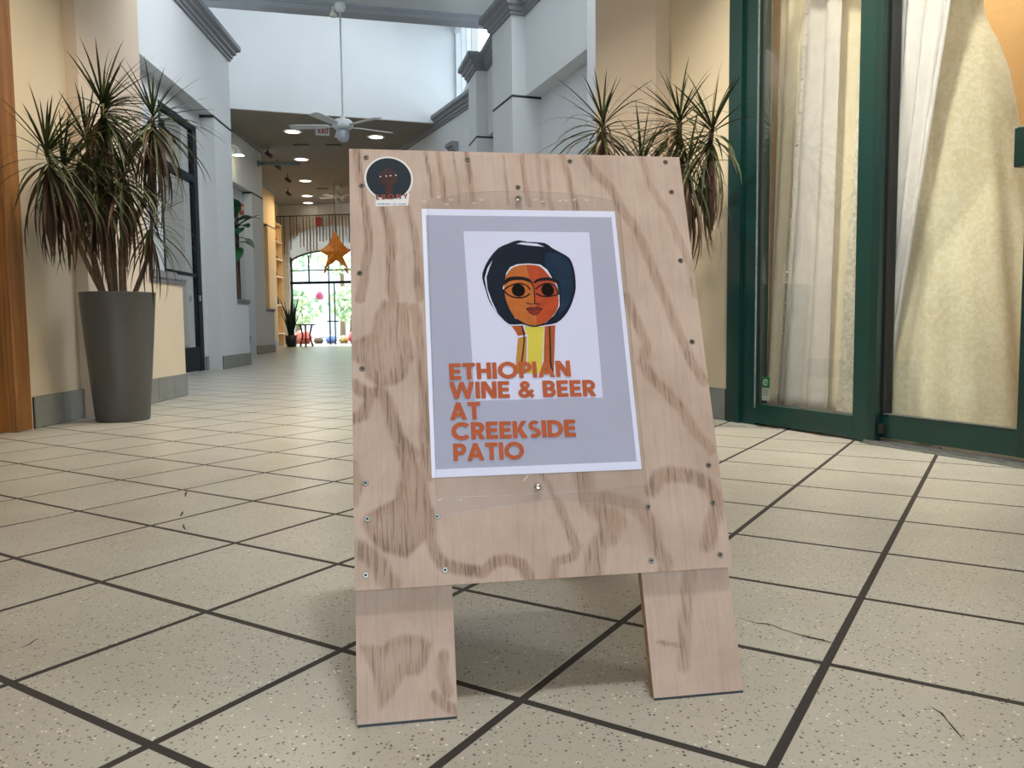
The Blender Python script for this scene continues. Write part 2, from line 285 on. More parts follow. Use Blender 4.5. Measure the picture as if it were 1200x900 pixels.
# ================================================================== THE SETTING
# floor: dark joint bed with one object per tile (the 300 nearest in view), the rest joined
TA = radians(31.9436); PA = Vector((-cos(TA), sin(TA))); PB = Vector((sin(TA), cos(TA)))
A0, B0, TP = 0.25399, 0.66133, 0.39108
fb = MB(); fb.add([(-11, -3, -.0009), (6, -3, -.0009), (6, 30, -.0009), (-11, 30, -.0009)], [(0, 1, 2, 3)])
fb.add([(-11, -3, -.1), (6, -3, -.1), (6, 30, -.1), (-11, 30, -.1)], [(3, 2, 1, 0)])
floor = structure('floor', fb, GROUT)
def tile_geo(h=TP / 2 - .0078, b=.0008, z0=-.012):
    lo = [(-h, -h), (h, -h), (h, h), (-h, h)]; k = h - b
    hi = [(-k, -k), (k, -k), (k, k), (-k, k)]
    v = [(x, y, z0) for x, y in lo] + [(x, y, -.0005) for x, y in lo] + [(x, y, 0) for x, y in hi]
    f = [(8, 9, 10, 11)] + [(i, (i + 1) % 4, 4 + (i + 1) % 4, 4 + i) for i in range(4)] + [(4 + i, 4 + (i + 1) % 4, 8 + (i + 1) % 4, 8 + i) for i in range(4)]
    return v, f
tv, tf = tile_geo(); tmb = MB(); tmb.add(tv, tf); tile_me = tmb.mesh('floor_tile', TILE)
CI = M.inverted()
def frame_px(p):
    q = CI @ Vector(p)
    if q.z > -.05: return None
    return 600 + 931 * q.x / -q.z, 450 - 931 * q.y / -q.z
def left_limit(y):
    return -3.2 if y < 6.5 else (-4.7 if y < 13 else (-6.2 if y < 19.7 else (-7.6 if y < 24.8 else -8.2)))
def right_limit(y):
    return 3.4 - .47 * max(y - .3, 0) if y < 5 else (1.9 - .27 * (y - 5) if y < 12 else .1 - .40 * (y - 12))
cand = []
for i in range(-30, 60):
    for j in range(-20, 80):
        c = PA * (A0 + (i + .5) * TP) + PB * (B0 + (j + .5) * TP)
        if c.y < -1.5 or c.y > 27.6 or not (left_limit(c.y) - .3 < c.x < right_limit(c.y) + .5): continue
        seen = False
        if c.y > .3:
            for du, dv in ((0, 0), (1, 1), (1, -1), (-1, 1), (-1, -1)):
                e = c + (PA * du + PB * dv) * TP / 2; p = frame_px((e.x, e.y, 0))
                if p and -2 < p[0] < 1202 and p[1] < 902: seen = True
        cand.append((0 if seen else 1, c.length, c))
cand.sort(key=lambda t: t[:2])
rest = MB(); rot = Matrix.Rotation(pi / 2 - TA, 4, 'Z')
for k, (ns, d, c) in enumerate(cand):
    tilt = Matrix.Rotation(random.uniform(-.0004, .0004), 4, 'X') @ Matrix.Rotation(random.uniform(-.0004, .0004), 4, 'Y')
    mt = Matrix.Translation((c.x, c.y, random.uniform(-.0002, 0))) @ rot @ tilt
    if ns == 0 and k < 300:
        inst('tile', tile_me, floor).matrix_local = mt
    else:
        rest.add([mt @ Vector(v) for v in tv], tf)
o = rest.build('distant_tiles', TILE, floor); o['kind'] = 'stuff'
# cracks in the tiles
def crack(pts, ws):
    mb = MB(); L = []; R = []
    for i, p in enumerate(pts):
        a = Vector(pts[max(i - 1, 0)]); b = Vector(pts[min(i + 1, len(pts) - 1)]); d = (b - a).normalized(); n = Vector((-d.y, d.x))
        L.append(Vector(p) + n * ws[i]); R.append(Vector(p) - n * ws[i])
    mb.add([(p.x, p.y, .0012) for p in L + R], [(i + len(pts), i + 1 + len(pts), i + 1, i) for i in range(len(pts) - 1)])
    mb.build('crack', CRACK, floor)
crack([(.455, 1.581), (.47, 1.562), (.486, 1.547), (.498, 1.545), (.512, 1.538), (.521, 1.519), (.535, 1.503), (.548, 1.487), (.562, 1.473), (.579, 1.462), (.595, 1.446)], [.001, .001, .0022, .003, .0016, .0015, .001, .0015, .0035, .003, .001])
crack([(.561, 1.348), (.577, 1.339), (.592, 1.330), (.611, 1.311)], [.004, .006, .004, .0008])
crack([(.646, 1.196), (.652, 1.175), (.649, 1.153), (.645, 1.125), (.642, 1.096)], [.0006, .002, .0008, .0015, .0005])
crack([(-1.205, 2.897), (-1.19, 2.85), (-1.168, 2.794)], [.002, .004, .001])
crack([(-1.085, 2.569), (-1.075, 2.54), (-1.064, 2.499)], [.002, .004, .001])
crack([(-1.016, 2.409), (-1.0, 2.37), (-.981, 2.336)], [.001, .003, .002])
crack([(-.93, 1.505), (-.928, 1.48), (-.935, 1.462)], [.001, .002, .001])

def skirting(name, p, q, side, h=.196, ln=.36, th=.016):
    """grey tile skirting on the corridor side of a wall face p -> q (side +1: corridor to the right)."""
    bk_ = MB().wall(p, q, 0, h - .003, -side * th * .55)
    base = structure(name, bk_, SKIRTJ)
    d = Vector((q[0] - p[0], q[1] - p[1])); L = d.length; d.normalize(); s = 0
    n = max(1, round(L / ln)); w = L / n
    for i in range(n):
        a = Vector(p[:2]) + d * (i * w + .0045); b = Vector(p[:2]) + d * ((i + 1) * w - .0045)
        t = MB().wall((a.x, a.y), (b.x, b.y), .004, h + random.uniform(-.001, .001), -side * (th + random.uniform(-.001, .001)))
        t.build('tile', SKIRT, base)
    return base
def sweep(path, side, prof):
    P = [Vector(p[:2]) for p in path]; mb = MB(); N = len(prof)
    nr = []
    for i in range(len(P) - 1):
        d = (P[i + 1] - P[i]).normalized(); nr.append(Vector((d.y, -d.x)) * side)
    for i, p in enumerate(P):
        if i == 0: m = nr[0]
        elif i == len(P) - 1: m = nr[-1]
        else:
            m = (nr[i - 1] + nr[i]); m = m / max(.2, m.dot(nr[i]))
        for o_, z in prof: mb.v.append((p.x + m.x * o_, p.y + m.y * o_, z))
    for i in range(len(P) - 1):
        for j in range(N):
            a, b, c, d = i * N + j, i * N + (j + 1) % N, (i + 1) * N + (j + 1) % N, (i + 1) * N + j
            mb.f.append((a, b, c, d) if side > 0 else (d, c, b, a)); mb.m.append(0)
    mb.f.append(tuple(range(N))); mb.f.append(tuple(range((len(P) - 1) * N, len(P) * N))[::-1]); mb.m += [0, 0]
    return mb
CORN = [(0, 4.65), (.03, 4.65), (.03, 4.685), (.055, 4.70), (.055, 4.74), (.095, 4.765), (.095, 4.80), (.15, 4.835), (.15, 4.90), (0, 4.90)]
ZH = 3.63

# ---- left side
post = MB().box(-3.13, -2.985, 4.60, 4.74, 0, 3.6).box(-3.0, -2.914, 4.655, 4.80, 0, 3.6, 1)
structure('door_frame', post, [DOORWOODD, DOORWOOD], bevel=.004)
structure('door_1', MB().box(-3.20, -3.13, 3.4, 4.62, 0, 3.6), DOORWOODD)
structure('wall_left', MB().wall((-2.914, 4.79), (-2.95, 5.43), 0, 3.6, .35), CREAM)
structure('wall_left', MB().wall((-2.868, 5.43), (-2.925, 6.47), 0, 4.9, .42), PINKCREAM)
lw = MB().wall((-2.925, 6.47), (-2.946, 7.17), 0, 1.0, .28)
structure('wall_left', lw, CREAM)
cap = sweep([(-2.925, 6.475), (-2.946, 7.17), (-3.24, 7.18)], 1, [(-.2, .985), (.012, .985), (.02, 1.0), (.02, 1.02), (.035, 1.03), (.035, 1.055), (-.2, 1.055)])
structure('trim_1', cap, MOULD)
structure('trim_2', MB().wall((-2.925, 6.475), (-2.9425, 7.06), 1.056, 1.09, .2), MOULD)
skirting('baseboard_left', (-2.914, 4.805), (-2.948, 5.483), 1)
skirting('baseboard_left', (-2.952, 5.43), (-2.868, 5.498), 1)
skirting('baseboard_left', (-2.868, 5.515), (-2.946, 7.17), 1)
structure('wall_left', MB().wall((-3.2, 6.5), (-4.2, 6.62), 0, 4.9, -.2), WHITE)

def facet(p, q, pier, low, col, name, opening, oz, ret=True, cornice=True):
    """one set-back bay of the left wall: upper wall and cornice p -> q, recessed wall with an opening, pier at its far end."""
    P, Q = Vector(p), Vector(q); d = (Q - P).normalized(); n = Vector((d.y, -d.x)); L = (Q - P).length
    at = lambda s, o=0: tuple(P + d * s + n * o)
    structure('wall_left', MB().wall(p, q, ZH, 4.66, .22), col)
    structure('wall_left', MB().wall(at(L - pier, 0), q, 0, ZH, .22), col)
    s0, s1 = opening
    w = MB()
    if s0 > 0: w.wall(at(0, -.2), at(s0, -.2), 0, ZH, .12)
    w.wall(at(s1, -.2), at(L - pier, -.2), 0, ZH, .12)
    if oz[1] < ZH: w.wall(at(s0, -.2), at(s1, -.2), oz[1], ZH, .12)
    if oz[0] > 0: w.wall(at(s0, -.2), at(s1, -.2), 0, oz[0], .12)
    structure('wall_left', w, col)
    structure('trim_3', MB().wall(at(L - pier - .02, .002), at(L, .002), ZH - .035, ZH, .2), DARKLINE)
    if cornice: structure('trim_4', sweep([at(0), at(L), at(L, -.6)], 1, CORN), MOULD)
    if low:
        structure('wall_left', MB().wall(q, at(L + low, -.01), 0, 1.0, .25), col)
        structure('trim_5', sweep([at(L + .0), at(L + low, -.01), at(L + low, -.3)], 1, [(-.2, .985), (.012, .985), (.02, 1.0), (.02, 1.02), (.035, 1.03), (.035, 1.055), (-.2, 1.055)]), MOULD)
    skirting('baseboard_left', at(L - pier), at(L + low, -.005), 1)
    skirting('baseboard_left', at(s1 + .03, -.2), at(L - pier - .02, -.2), 1, ln=.3)
    return at, L
at1, L1 = facet((-3.93, 6.6), (-4.262, 12.42), .84, .68, WHITE, 'near', (3.42, 4.82), (0, 3.42))
at2, L2 = facet((-5.60, 12.85), (-5.80, 18.9), .9, .72, WHITE, 'middle', (3.55, 4.80), (1.15, 3.3))
at3, L3 = facet((-6.95, 19.95), (-7.20, 24.6), .95, 0, YELLOW, 'far', (2.4, 3.4), (1.1, 3.3))
structure('wall_left', MB().wall((-4.5, 12.6), (-5.75, 12.75), 0, 4.9, -.2), WHITE)
structure('wall_left', MB().wall((-6.05, 19.1), (-7.2, 19.8), 0, 4.9, -.2), WHITE)
structure('wall_left', MB().wall((-7.3, 24.62), (-7.80, 24.75), 0, 4.75, -.15), YELLOW)
structure('wall_left', MB().wall((-7.80, 24.7), (-7.92, 27.6), 0, 4.75, .2), YELLOW)

# shopfront door of the near bay
def shop_door(at, s0, s1, z1):
    fr = MB()
    fr.wall(at(s0, -.2), at(s0 + .07, -.2), 0, z1, .07); fr.wall(at(s1 - .16, -.2), at(s1, -.2), 0, z1, .07)
    fr.wall(at(s0, -.2), at(s1, -.2), z1 - .08, z1, .07)
    o = structure('door_2', fr, DKFRAME)
    MB().wall(at(s0 + .07, -.2), at(s1 - .16, -.2), 2.62, 2.72, .07).build('transom_bar', DKFRAME, o)
    MB().wall(at(s0 + .07, -.21), at(s1 - .16, -.21), 1.32, 1.36, .05).build('middle_rail', DKFRAME, o)
    MB().wall(at(s0 + .07, -.205), at(s1 - .16, -.205), 0.01, .34, .05).build('kick_plate', DKFRAME, o)
    MB().wall(at(s0 + .07, -.235), at(s1 - .16, -.235), 2.72, z1 - .08, .008).build('glass_pane', SMOKE, o)
    MB().wall(at(s0 + .07, -.235), at(s1 - .16, -.235), 1.36, 2.62, .008).build('glass_pane', SMOKE, o)
    MB().wall(at(s0 + .07, -.235), at(s1 - .16, -.235), .34, 1.32, .008).build('glass_pane', SMOKE, o)
    kn = MB(); a = at(s1 - .2, -.17)
    kn.tube([(a[0], a[1], .98), (a[0], a[1], 1.06)], .018, 10); kn.build('door_knob', ALU, o, smooth=True)
    MB().wall(at(s0 + .1, -.9), at(s1 + .3, -.9), 0, 3.5, .05).build('shop_backdrop', plain('dim_shop_wall', '7b726a', .8), o)
    MB().wall(at(s0 + .5, -.35), at(s0 + .62, -.35), 2.75, z1 - .1, .04).build('hanging_banner', plain('grey_cloth', '7d858c', .8), o)
shop_door(at1, 3.42, 4.82, 3.42)
# shop windows of the farther bays
def shop_window(name, at, s0, s1, z0, z1, frame, pane, back):
    fr = MB()
    fr.wall(at(s0, -.2), at(s0 + .06, -.2), z0, z1, .08); fr.wall(at(s1 - .1, -.2), at(s1, -.2), z0, z1, .08)
    fr.wall(at(s0 + .06, -.2), at(s1 - .1, -.2), z1 - .07, z1, .08); fr.wall(at(s0 + .06, -.2), at(s1 - .1, -.2), z0, z0 + .07, .08)
    o = structure(name, fr, frame)
    MB().wall(at(s0 + .06, -.24), at(s1 - .1, -.24), z0 + .07, z1 - .07, .008).build('glass_pane', pane, o)
    MB().wall(at(s0 - .1, -.6), at(s1 + .1, -.6), z0 - .2, z1 + .2, .05).build('shop_backdrop', back, o)
    MB().wall(at(s0 - .02, -.13), at(s1 + .02, -.13), z0 - .05, z0, .15).build('window_sill', MOULD, o)
shop_window('window_1', at2, 3.55, 4.80, 1.15, 3.3, DKFRAME, SMOKE, plain('shop_back_wall', 'c9a877', .8))
shop_window('window_2', at3, 2.4, 3.4, 1.1, 3.3, plain('brown_frame', '6b5236', .5), SMOKE, plain('amber_back_wall', 'b08a55', .8))

# ---- right side (storefront line, cream wall, stepped white bays)
S0 = Vector((1.337, 4.859)); SD = (Vector((2.094, 3.219)) - S0).normalized(); SN = Vector((.907, .421))   # SN points into the shop
def sf(s, o=0): p = S0 + SD * s + SN * o; return (p.x, p.y)
structure('wall_right', MB().wall((1.337, 4.862), (1.07, 5.43), 0, 4.9, -.3), CREAM)
structure('wall_right', MB().wall((.97, 5.384), (.647, 6.08), 0, 4.9, -.4), PINKCREAM)
skirting('baseboard_right', (1.325, 4.882), (1.085, 5.39), -1)
skirting('baseboard_right', (1.062, 5.428), (.975, 5.388), -1, ln=.2)
skirting('baseboard_right', (.963, 5.395), (.647, 6.08), -1)
structure('wall_right', MB().wall((.9, 6.25), (1.5, 8.4), 0, 4.9, -.2), WHITE)
structure('wall_right', MB().wall((.965, 8.66), (.842, 8.76), 0, 4.66, -.3), WHITE)
def rfacet(p, q, pier):
    P, Q = Vector(p), Vector(q); d = (Q - P).normalized(); n = Vector((-d.y, d.x)); L = (Q - P).length
    at = lambda s, o=0: tuple(P + d * s + n * o)
    structure('wall_right', MB().wall(p, q, ZH, 4.66, -.3), WHITE)
    structure('wall_right', MB().wall(at(0, -.22), at(L, -.22), 0, ZH, -.2), WHITE)
    if pier:
        a, b = at(L - .02, .19), at(L + pier, .19)
        structure('wall_right', MB().wall(a, b, 0, 4.66, -.5), WHITE)
        structure('trim_7', MB().wall(at(L - .024, .194), at(L + pier + .004, .194), ZH - .03, ZH, -.5), DARKLINE)
        structure('trim_8', sweep([at(0), at(L - .02), a, b, at(L + pier, -.3)], -1, CORN), MOULD)
        skirting('baseboard_right', a, b, -1)
    else:
        structure('trim_8', sweep([at(0), at(L)], -1, CORN), MOULD)
    skirting('baseboard_right', at(0, -.22), at(L - .02, -.22), -1)
    return at, L
rfacet((1.06, 8.46), (.215, 10.80), .78)
rfacet((.02, 11.55), (-.345, 13.05), .62)
rfacet((-.62, 14.9), (-2.42, 18.75), 0)
rfacet((-2.42, 18.75), (-3.6, 21.6), 0)
structure('wall_right', MB().wall((-3.4, 21.5), (-5.0, 25.9), 0, 4.75, -.2), YELLOW)
structure('wall_right', MB().wall((-.2, 13.6), (-.4, 15.0), 0, 4.9, -.2), WHITE)
structure('trim_9', sweep([(-.99, 15.68), (-1.09, 15.9), (-.85, 16.02)], -1, [(0, 3.93), (.05, 3.93), (.05, 3.98), (.1, 4.0), (.1, 4.06), (.14, 4.09), (.14, 4.16), (0, 4.16)]), MOULD)

# ---- upper walls, gable, beam, ceilings
structure('wall_back', MB().wall((-7.0, 14.86), (-.98, 16.9), 4.765, 8.2, .3), BRIGHTWHITE)
structure('wall_left', MB().wall((-4.75, 6.0), (-5.9, 15.55), 4.88, 7.6, .2), BRIGHTWHITE)
cl = MB()
cl.wall((-.98, 16.9), (-.55, 14.6), 4.88, 5.05, -.15); cl.wall((-.98, 16.9), (-.55, 14.6), 6.6, 8.2, -.15)
wr = structure('wall_right', cl, BRIGHTWHITE)
wn_ = MB()
for t in (0, .38, .70, 1.0):
    a = Vector((-.98, 16.9)).lerp(Vector((-.55, 14.6)), t); b = a + Vector((.43, -2.3)).normalized() * .09
    wn_.wall((a.x, a.y), (b.x, b.y), 5.05, 6.6, -.12)
w3 = structure('window_3', wn_, WHITEM)
MB().wall((-.94, 16.9), (-.51, 14.6), 5.05, 6.6, -.01).build('glass_pane', FARGLASS, w3)
structure('wall_right', MB().wall((-.15, 14.5), (1.9, 9.2), 4.88, 7.6, -.2), BRIGHTWHITE)
bm_ = MB()
bm_.wall((-4.9, 11.58), (.1, 12.80), 5.27, 5.34, .25); bm_.wall((-4.9, 11.56), (.1, 12.78), 5.34, 5.38, .27)
structure('beam', bm_, BEAMG)
structure('ceiling', MB().hexa([(-4.9, 10.0, 5.38), (1.4, 10.0, 5.38), (.1, 12.80, 5.38), (-4.9, 11.58, 5.38)], [(-4.9, 10.0, 5.5), (1.4, 10.0, 5.5), (.1, 12.80, 5.5), (-4.9, 11.58, 5.5)]), BRIGHTWHITE)
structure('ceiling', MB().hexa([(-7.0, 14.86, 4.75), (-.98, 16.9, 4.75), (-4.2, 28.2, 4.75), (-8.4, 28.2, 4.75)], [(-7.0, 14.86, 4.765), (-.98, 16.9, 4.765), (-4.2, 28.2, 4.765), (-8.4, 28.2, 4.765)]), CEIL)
structure('ceiling', MB().box(-3.9, 3.6, -2.0, 6.4, 3.6, 3.7), CREAM)
structure('wall_left', MB().wall((-3.2, -2.0), (-3.2, 3.4), 0, 3.6, .2), CREAM)
structure('wall_right', MB().wall((2.87, 1.57), (3.5, -2.0), 0, 3.6, .2), CREAM)
structure('ceiling', MB().box(-8.0, 3.5, 6.0, 17.4, 8.2, 8.4), WHITE)  # unseen roof, added to keep sky light off the inner walls
structure('wall_front', MB().box(-5.5, 3.0, 6.2, 6.4, 3.7, 8.2), WHITE)
structure('wall_front', MB().box(-3.4, -1.5, -2.2, -2.0, 0, 3.6).box(1.9, 3.7, -2.2, -2.0, 0, 3.6).box(-1.5, 1.9, -2.2, -2.0, 2.0, 3.6), CREAM)  # unseen wall behind the camera, opening sized to limit the daylight

# ---- glazed end wall with an arched window and the court outside
EW0, EW1 = Vector((-8.3, 27.55)), Vector((-4.6, 27.0)); ED = (EW1 - EW0).normalized(); EN = Vector((ED.y, -ED.x))
def ew(s, o=0): p = EW0 + ED * s + EN * o; return (p.x, p.y)
EL = (EW1 - EW0).length
cx_, hw = 2.35, 1.65
def arch(s, top, rise, c=cx_, w=hw): x = max(-1, min(1, (s - c) / w)); return top - rise * (1 - sqrt(max(0, 1 - x * x * .9)))
mbw = MB(); N = 24
xs = [cx_ - hw + 2 * hw * i / N for i in range(N + 1)]
mbw.wall(ew(0), ew(cx_ - hw), 0, 4.75, .2); mbw.wall(ew(cx_ + hw), ew(EL), 0, 4.75, .2)
for i in range(N):
    a, b = ew(xs[i]), ew(xs[i + 1]); a2, b2 = ew(xs[i], -.2), ew(xs[i + 1], -.2)
    za, zb = arch(xs[i], 4.05, .75), arch(xs[i + 1], 4.05, .75)
    mbw.hexa([(*a, za), (*b, zb), (*b2, zb), (*a2, za)], [(*a, 4.75), (*b, 4.75), (*b2, 4.75), (*a2, 4.75)])
structure('wall_end', mbw, plain('pale_grey_wall', 'c4bfb6', .7, coord='Position'))
arc = MB(); pane = MB()
for i in range(N):
    a, b = ew(xs[i], -.10), ew(xs[i + 1], -.10); a2, b2 = ew(xs[i], -.16), ew(xs[i + 1], -.16)
    z0, z1 = arch(xs[i], 3.25, .55), arch(xs[i + 1], 3.25, .55)
    arc.hexa([(*a, z0 - .05), (*b, z1 - .05), (*b2, z1 - .05), (*a2, z0 - .05)], [(*a, z0), (*b, z1), (*b2, z1), (*a2, z0)])
    pane.hexa([(*ew(xs[i], -.12), .04), (*ew(xs[i + 1], -.12), .04), (*ew(xs[i + 1], -.13), .04), (*ew(xs[i], -.13), .04)],
              [(*ew(xs[i], -.12), z0), (*ew(xs[i + 1], -.12), z1), (*ew(xs[i + 1], -.13), z1), (*ew(xs[i], -.13), z0)])
w4 = structure('window_4', arc, DKFRAME)
pane.build('glass_pane', FARGLASS, w4)
sp = MB()
for i in range(N):
    za, zb = arch(xs[i], 3.25, .55), arch(xs[i + 1], 3.25, .55); ta, tb = arch(xs[i], 4.05, .75), arch(xs[i + 1], 4.05, .75)
    sp.hexa([(*ew(xs[i], -.11), za), (*ew(xs[i + 1], -.11), zb), (*ew(xs[i + 1], -.15), zb), (*ew(xs[i], -.15), za)],
            [(*ew(xs[i], -.11), ta), (*ew(xs[i + 1], -.11), tb), (*ew(xs[i + 1], -.15), tb), (*ew(xs[i], -.15), ta)])
_t = NT('milky_arch_pane'); _d = _t.n('ShaderNodeBsdfTranslucent'); _d.inputs[0].default_value = (.55, .57, .58, 1)
_m = _t.n('ShaderNodeMixShader'); _m.inputs[0].default_value = .5; _t.set(Roughness=.5); _t.col(lin('d8dad8')); _t.l(_t.b.outputs[0], _m.inputs[1]); _t.l(_d.outputs[0], _m.inputs[2]); _t.l(_m.outputs[0], _t.out.inputs[0])
sp.build('milky_arch_pane', _t.m, w4)
for z, h_ in ((2.08, .09), (2.53, .035)):
    MB().wall(ew(cx_ - hw, -.09), ew(cx_ + hw, -.09), z, z + h_, .08).build('transom_bar', DKFRAME, w4)
for s, za, zb, wd in ((1.35, 2.12, 3.05, .04), (2.06, 0, 2.12, .035), (2.25, 0, 2.12, .03), (2.06, 2.12, 3.1, .03), (.72, 0, 3.0, .05), (3.3, 0, 3.0, .05)):
    MB().wall(ew(s, -.095), ew(s + wd, -.095), za, zb, .06).build('mullion', DKFRAME, w4)
MB().wall(ew(2.0, -.05), ew(2.42, -.05), .78, .82, .03).build('push_bar', DKFRAME, w4)
# outside court
structure('ground', MB().box(-22, 8, 27.65, 60, -.2, -.02), plain('pale_paving', 'b9b3a8', .8, coord='Position'))
far = MB().box(-16, -9.0, 47, 52, 0, 4.2).box(-9.0, -2, 47.4, 52, 0, 4.0).box(-16, -2, 46.2, 47.4, 2.3, 2.5)
fb_ = far.build('pavilion', plain('pale_blue_wall', 'd2e2ea', .8)); tag(fb_, 'pale blue low building far outside the arched end window', 'building')

# ---- storefront of the bridal shop
SHOPW = plain('tan_shop_wall', 'c2a070', .8, var=.06, coord='Position')
fr = MB()
fr.wall(sf(0, -.03), sf(.11, -.03), 0, 3.5, .18); fr.wall(sf(.11, 0), sf(.13, 0), 0, 3.5, .12, 1)
fr.wall(sf(-.0, -.03), sf(3.6, -.03), 2.72, 2.90, .18)
door = structure('door_3', fr, [GREEN, GREEN2])
def part(mb, name, mat, par, **k): return mb.build(name, mat, par, **k)
part(MB().wall(sf(.13, -.01), sf(.235, -.01), 0.0, 2.72, .09), 'stile', GREEN, door, bevel=.003)
part(MB().wall(sf(.94, -.01), sf(1.035, -.01), 0.0, 2.72, .09), 'stile', GREEN, door, bevel=.003)
part(MB().wall(sf(1.036, -.014), sf(1.08, -.014), 0.0, 2.72, .04), 'meeting_stile', GREEN2, door, bevel=.003)
part(MB().wall(sf(.235, -.01), sf(.94, -.01), .012, .125, .09), 'bottom_rail', GREEN, door, bevel=.003)
part(MB().wall(sf(.235, -.01), sf(.94, -.01), 2.62, 2.72, .09), 'top_rail', GREEN, door)
for s, e in ((.236, .243), (.932, .939)):
    part(MB().wall(sf(s, .004), sf(e, .004), .125, 2.62, .016), 'gasket', BLACKR, door)
part(MB().wall(sf(.228, -.016), sf(.2345, -.016), .1, 2.7, .01), 'bright_edge', ALU, door)
part(MB().wall(sf(.243, .008), sf(.932, .008), .125, 2.62, .008), 'glass_pane', GLASS, door)
slide = structure('door_4', MB().wall(sf(1.06, .035), sf(1.80, .035), .03, .145, .06), GREEN)
part(MB().wall(sf(1.06, .03), sf(1.092, .03), .145, 2.70, .06), 'stile', BLACKR, slide)
part(MB().wall(sf(1.755, .022), sf(1.90, .022), .03, 2.70, .08), 'stile', GREEN2, slide, bevel=.003)
part(MB().wall(sf(1.06, .036), sf(1.93, .036), 2.60, 2.70, .06), 'top_rail', GREEN, slide)
part(MB().wall(sf(1.092, .05), sf(1.755, .05), .145, 2.60, .008), 'glass_pane', GLASS, slide)
part(MB().wall(sf(1.092, .03), sf(1.755, .03), .145, .150, .02), 'bright_edge', ALU, slide)
part(MB().wall(sf(1.735, -.03), sf(1.89, -.03), 1.215, 1.375, .05), 'lock_case', GREEN2, slide, bevel=.006)
part(MB().wall(sf(1.085, .005), sf(1.11, .005), .05, .10, .028), 'roller_bracket', BLACKR, slide)
part(MB().wall(sf(1.02, -.05), sf(3.6, -.05), 0.0, .006, .13), 'track_plate', ALU, slide)
part(MB().wall(sf(1.02, -.02), sf(3.6, -.02), 0.006, .016, .012), 'track_rail', ALU, slide)
part(MB().wall(sf(1.02, .03), sf(3.6, .03), 0.006, .016, .012), 'track_rail', ALU, slide)
structure('wall_right', MB().wall(sf(0, .0), sf(3.6, .0), 2.9, 3.6, .2), CREAM)
w5 = structure('window_5', MB().wall(sf(1.91, .03), sf(3.6, .03), .02, .15, .08).wall(sf(1.91, .03), sf(3.6, .03), 2.6, 2.72, .08).wall(sf(1.91, .03), sf(2.0, .03), .15, 2.6, .08).wall(sf(3.5, .03), sf(3.6, .03), .15, 2.6, .08).wall(sf(2.72, .03), sf(2.80, .03), .15, 2.6, .08), GREEN2)
part(MB().wall(sf(2.0, .05), sf(2.72, .05), .15, 2.6, .008), 'glass_pane', GLASS, w5); part(MB().wall(sf(2.80, .05), sf(3.5, .05), .15, 2.6, .008), 'glass_pane', GLASS, w5)
structure('wall_shop', MB().wall(sf(3.65, .12), sf(3.65, 1.55), -.02, 3.5, .1), SHOPW)
# the shop interior
structure('wall_shop', MB().wall(sf(-.9, 1.55), sf(3.7, 1.55), -.02, 3.5, .1), SHOPW)
structure('wall_shop', MB().wall(sf(-.75, .36), sf(-.75, 1.55), -.02, 3.5, -.1), SHOPW)
structure('ceiling', MB().wall(sf(-.9, .32), sf(3.7, .32), 3.25, 3.3, 1.4), CREAM)
structure('floor', MB().wall(sf(-.9, .16), sf(3.7, .16), -.002, .045, 1.45), plain('shop_carpet', 'a89c86', .9, coord='Position'))
# ================================================================== THE SIGN
YAW, LEAN, BW = 0.1637, 0.3323, 0.618
EX = Vector((cos(YAW), sin(YAW), 0)); BK = Vector((-sin(YAW), cos(YAW), 0))
UP = Vector((0, 0, cos(LEAN))) + BK * sin(LEAN); NN = EX.cross(UP)
OO = Vector((-0.2376, 1.1501, 0))
BM = Matrix.Identity(4)
for i in range(3): BM[i][0], BM[i][1], BM[i][2], BM[i][3] = EX[i], UP[i], NN[i], OO[i]   # board frame: x across, y up the slope, z out of the face

def ply_mat(name, seed, attr=True, light='b8a293', dark='80583a'):
    t = NT(name); v = t.coord('Object')
    mp = t.n('ShaderNodeMapping'); mp.inputs['Location'].default_value = (seed, seed * .37, 0); t.l(v, mp.inputs['Vector']); v = mp.outputs[0]
    st = t.n('ShaderNodeMapping'); st.inputs['Scale'].default_value = (1, .045, 1); t.l(v, st.inputs['Vector'])
    fine = t.noise(st.outputs[0], 420, 3, .6); mid = t.noise(st.outputs[0], 130, 3, .6)
    blot = t.noise(v, 9, 4)
    c = t.ramp(blot, [(.3, lin('ab9484')), (.55, lin(light)), (.8, lin('c2ab9c'))])
    if attr:
        a = t.n('ShaderNodeAttribute', attribute_name='grain').outputs['Fac']
        a = t.math('ADD', a, t.math('MULTIPLY', t.math('SUBTRACT', t.noise(v, 45, 4), .5), .10), True)
        c = t.mix(t.math('MULTIPLY', a, .58), c, lin(dark))
        msk = t.math('ADD', t.math('MULTIPLY', a, .85), .10, True)
    else:
        msk = .4
    c = t.mix(t.math('MULTIPLY', t.math('SUBTRACT', mid, .35, True), .5), c, lin('a98770'))
    crk = t.ramp(fine, [(.52, (0, 0, 0)), (.60, (1, 1, 1))])
    c = t.mix(t.math('MULTIPLY', t.math('MULTIPLY', crk, msk), .5), c, lin('5a3f2e'))
    st2 = t.n('ShaderNodeMapping'); st2.inputs['Scale'].default_value = (1, .06, 1); t.l(v, st2.inputs['Vector'])
    deep = t.ramp(t.noise(st2.outputs[0], 170, 2, .5), [(.57, (0, 0, 0)), (.60, (1, 1, 1))])
    c = t.mix(t.math('MULTIPLY', t.math('MULTIPLY', deep, msk), .6), c, lin('3a261a'))
    t.col(c); t.set(Roughness=.62); t.bump(fine, .12, .002); return t.m
PLY = ply_mat('weathered_plywood', 0.0); PLYLEG = ply_mat('plywood_leg', 3.3); PLYBACK = ply_mat('plain_plywood', 7.7, False)
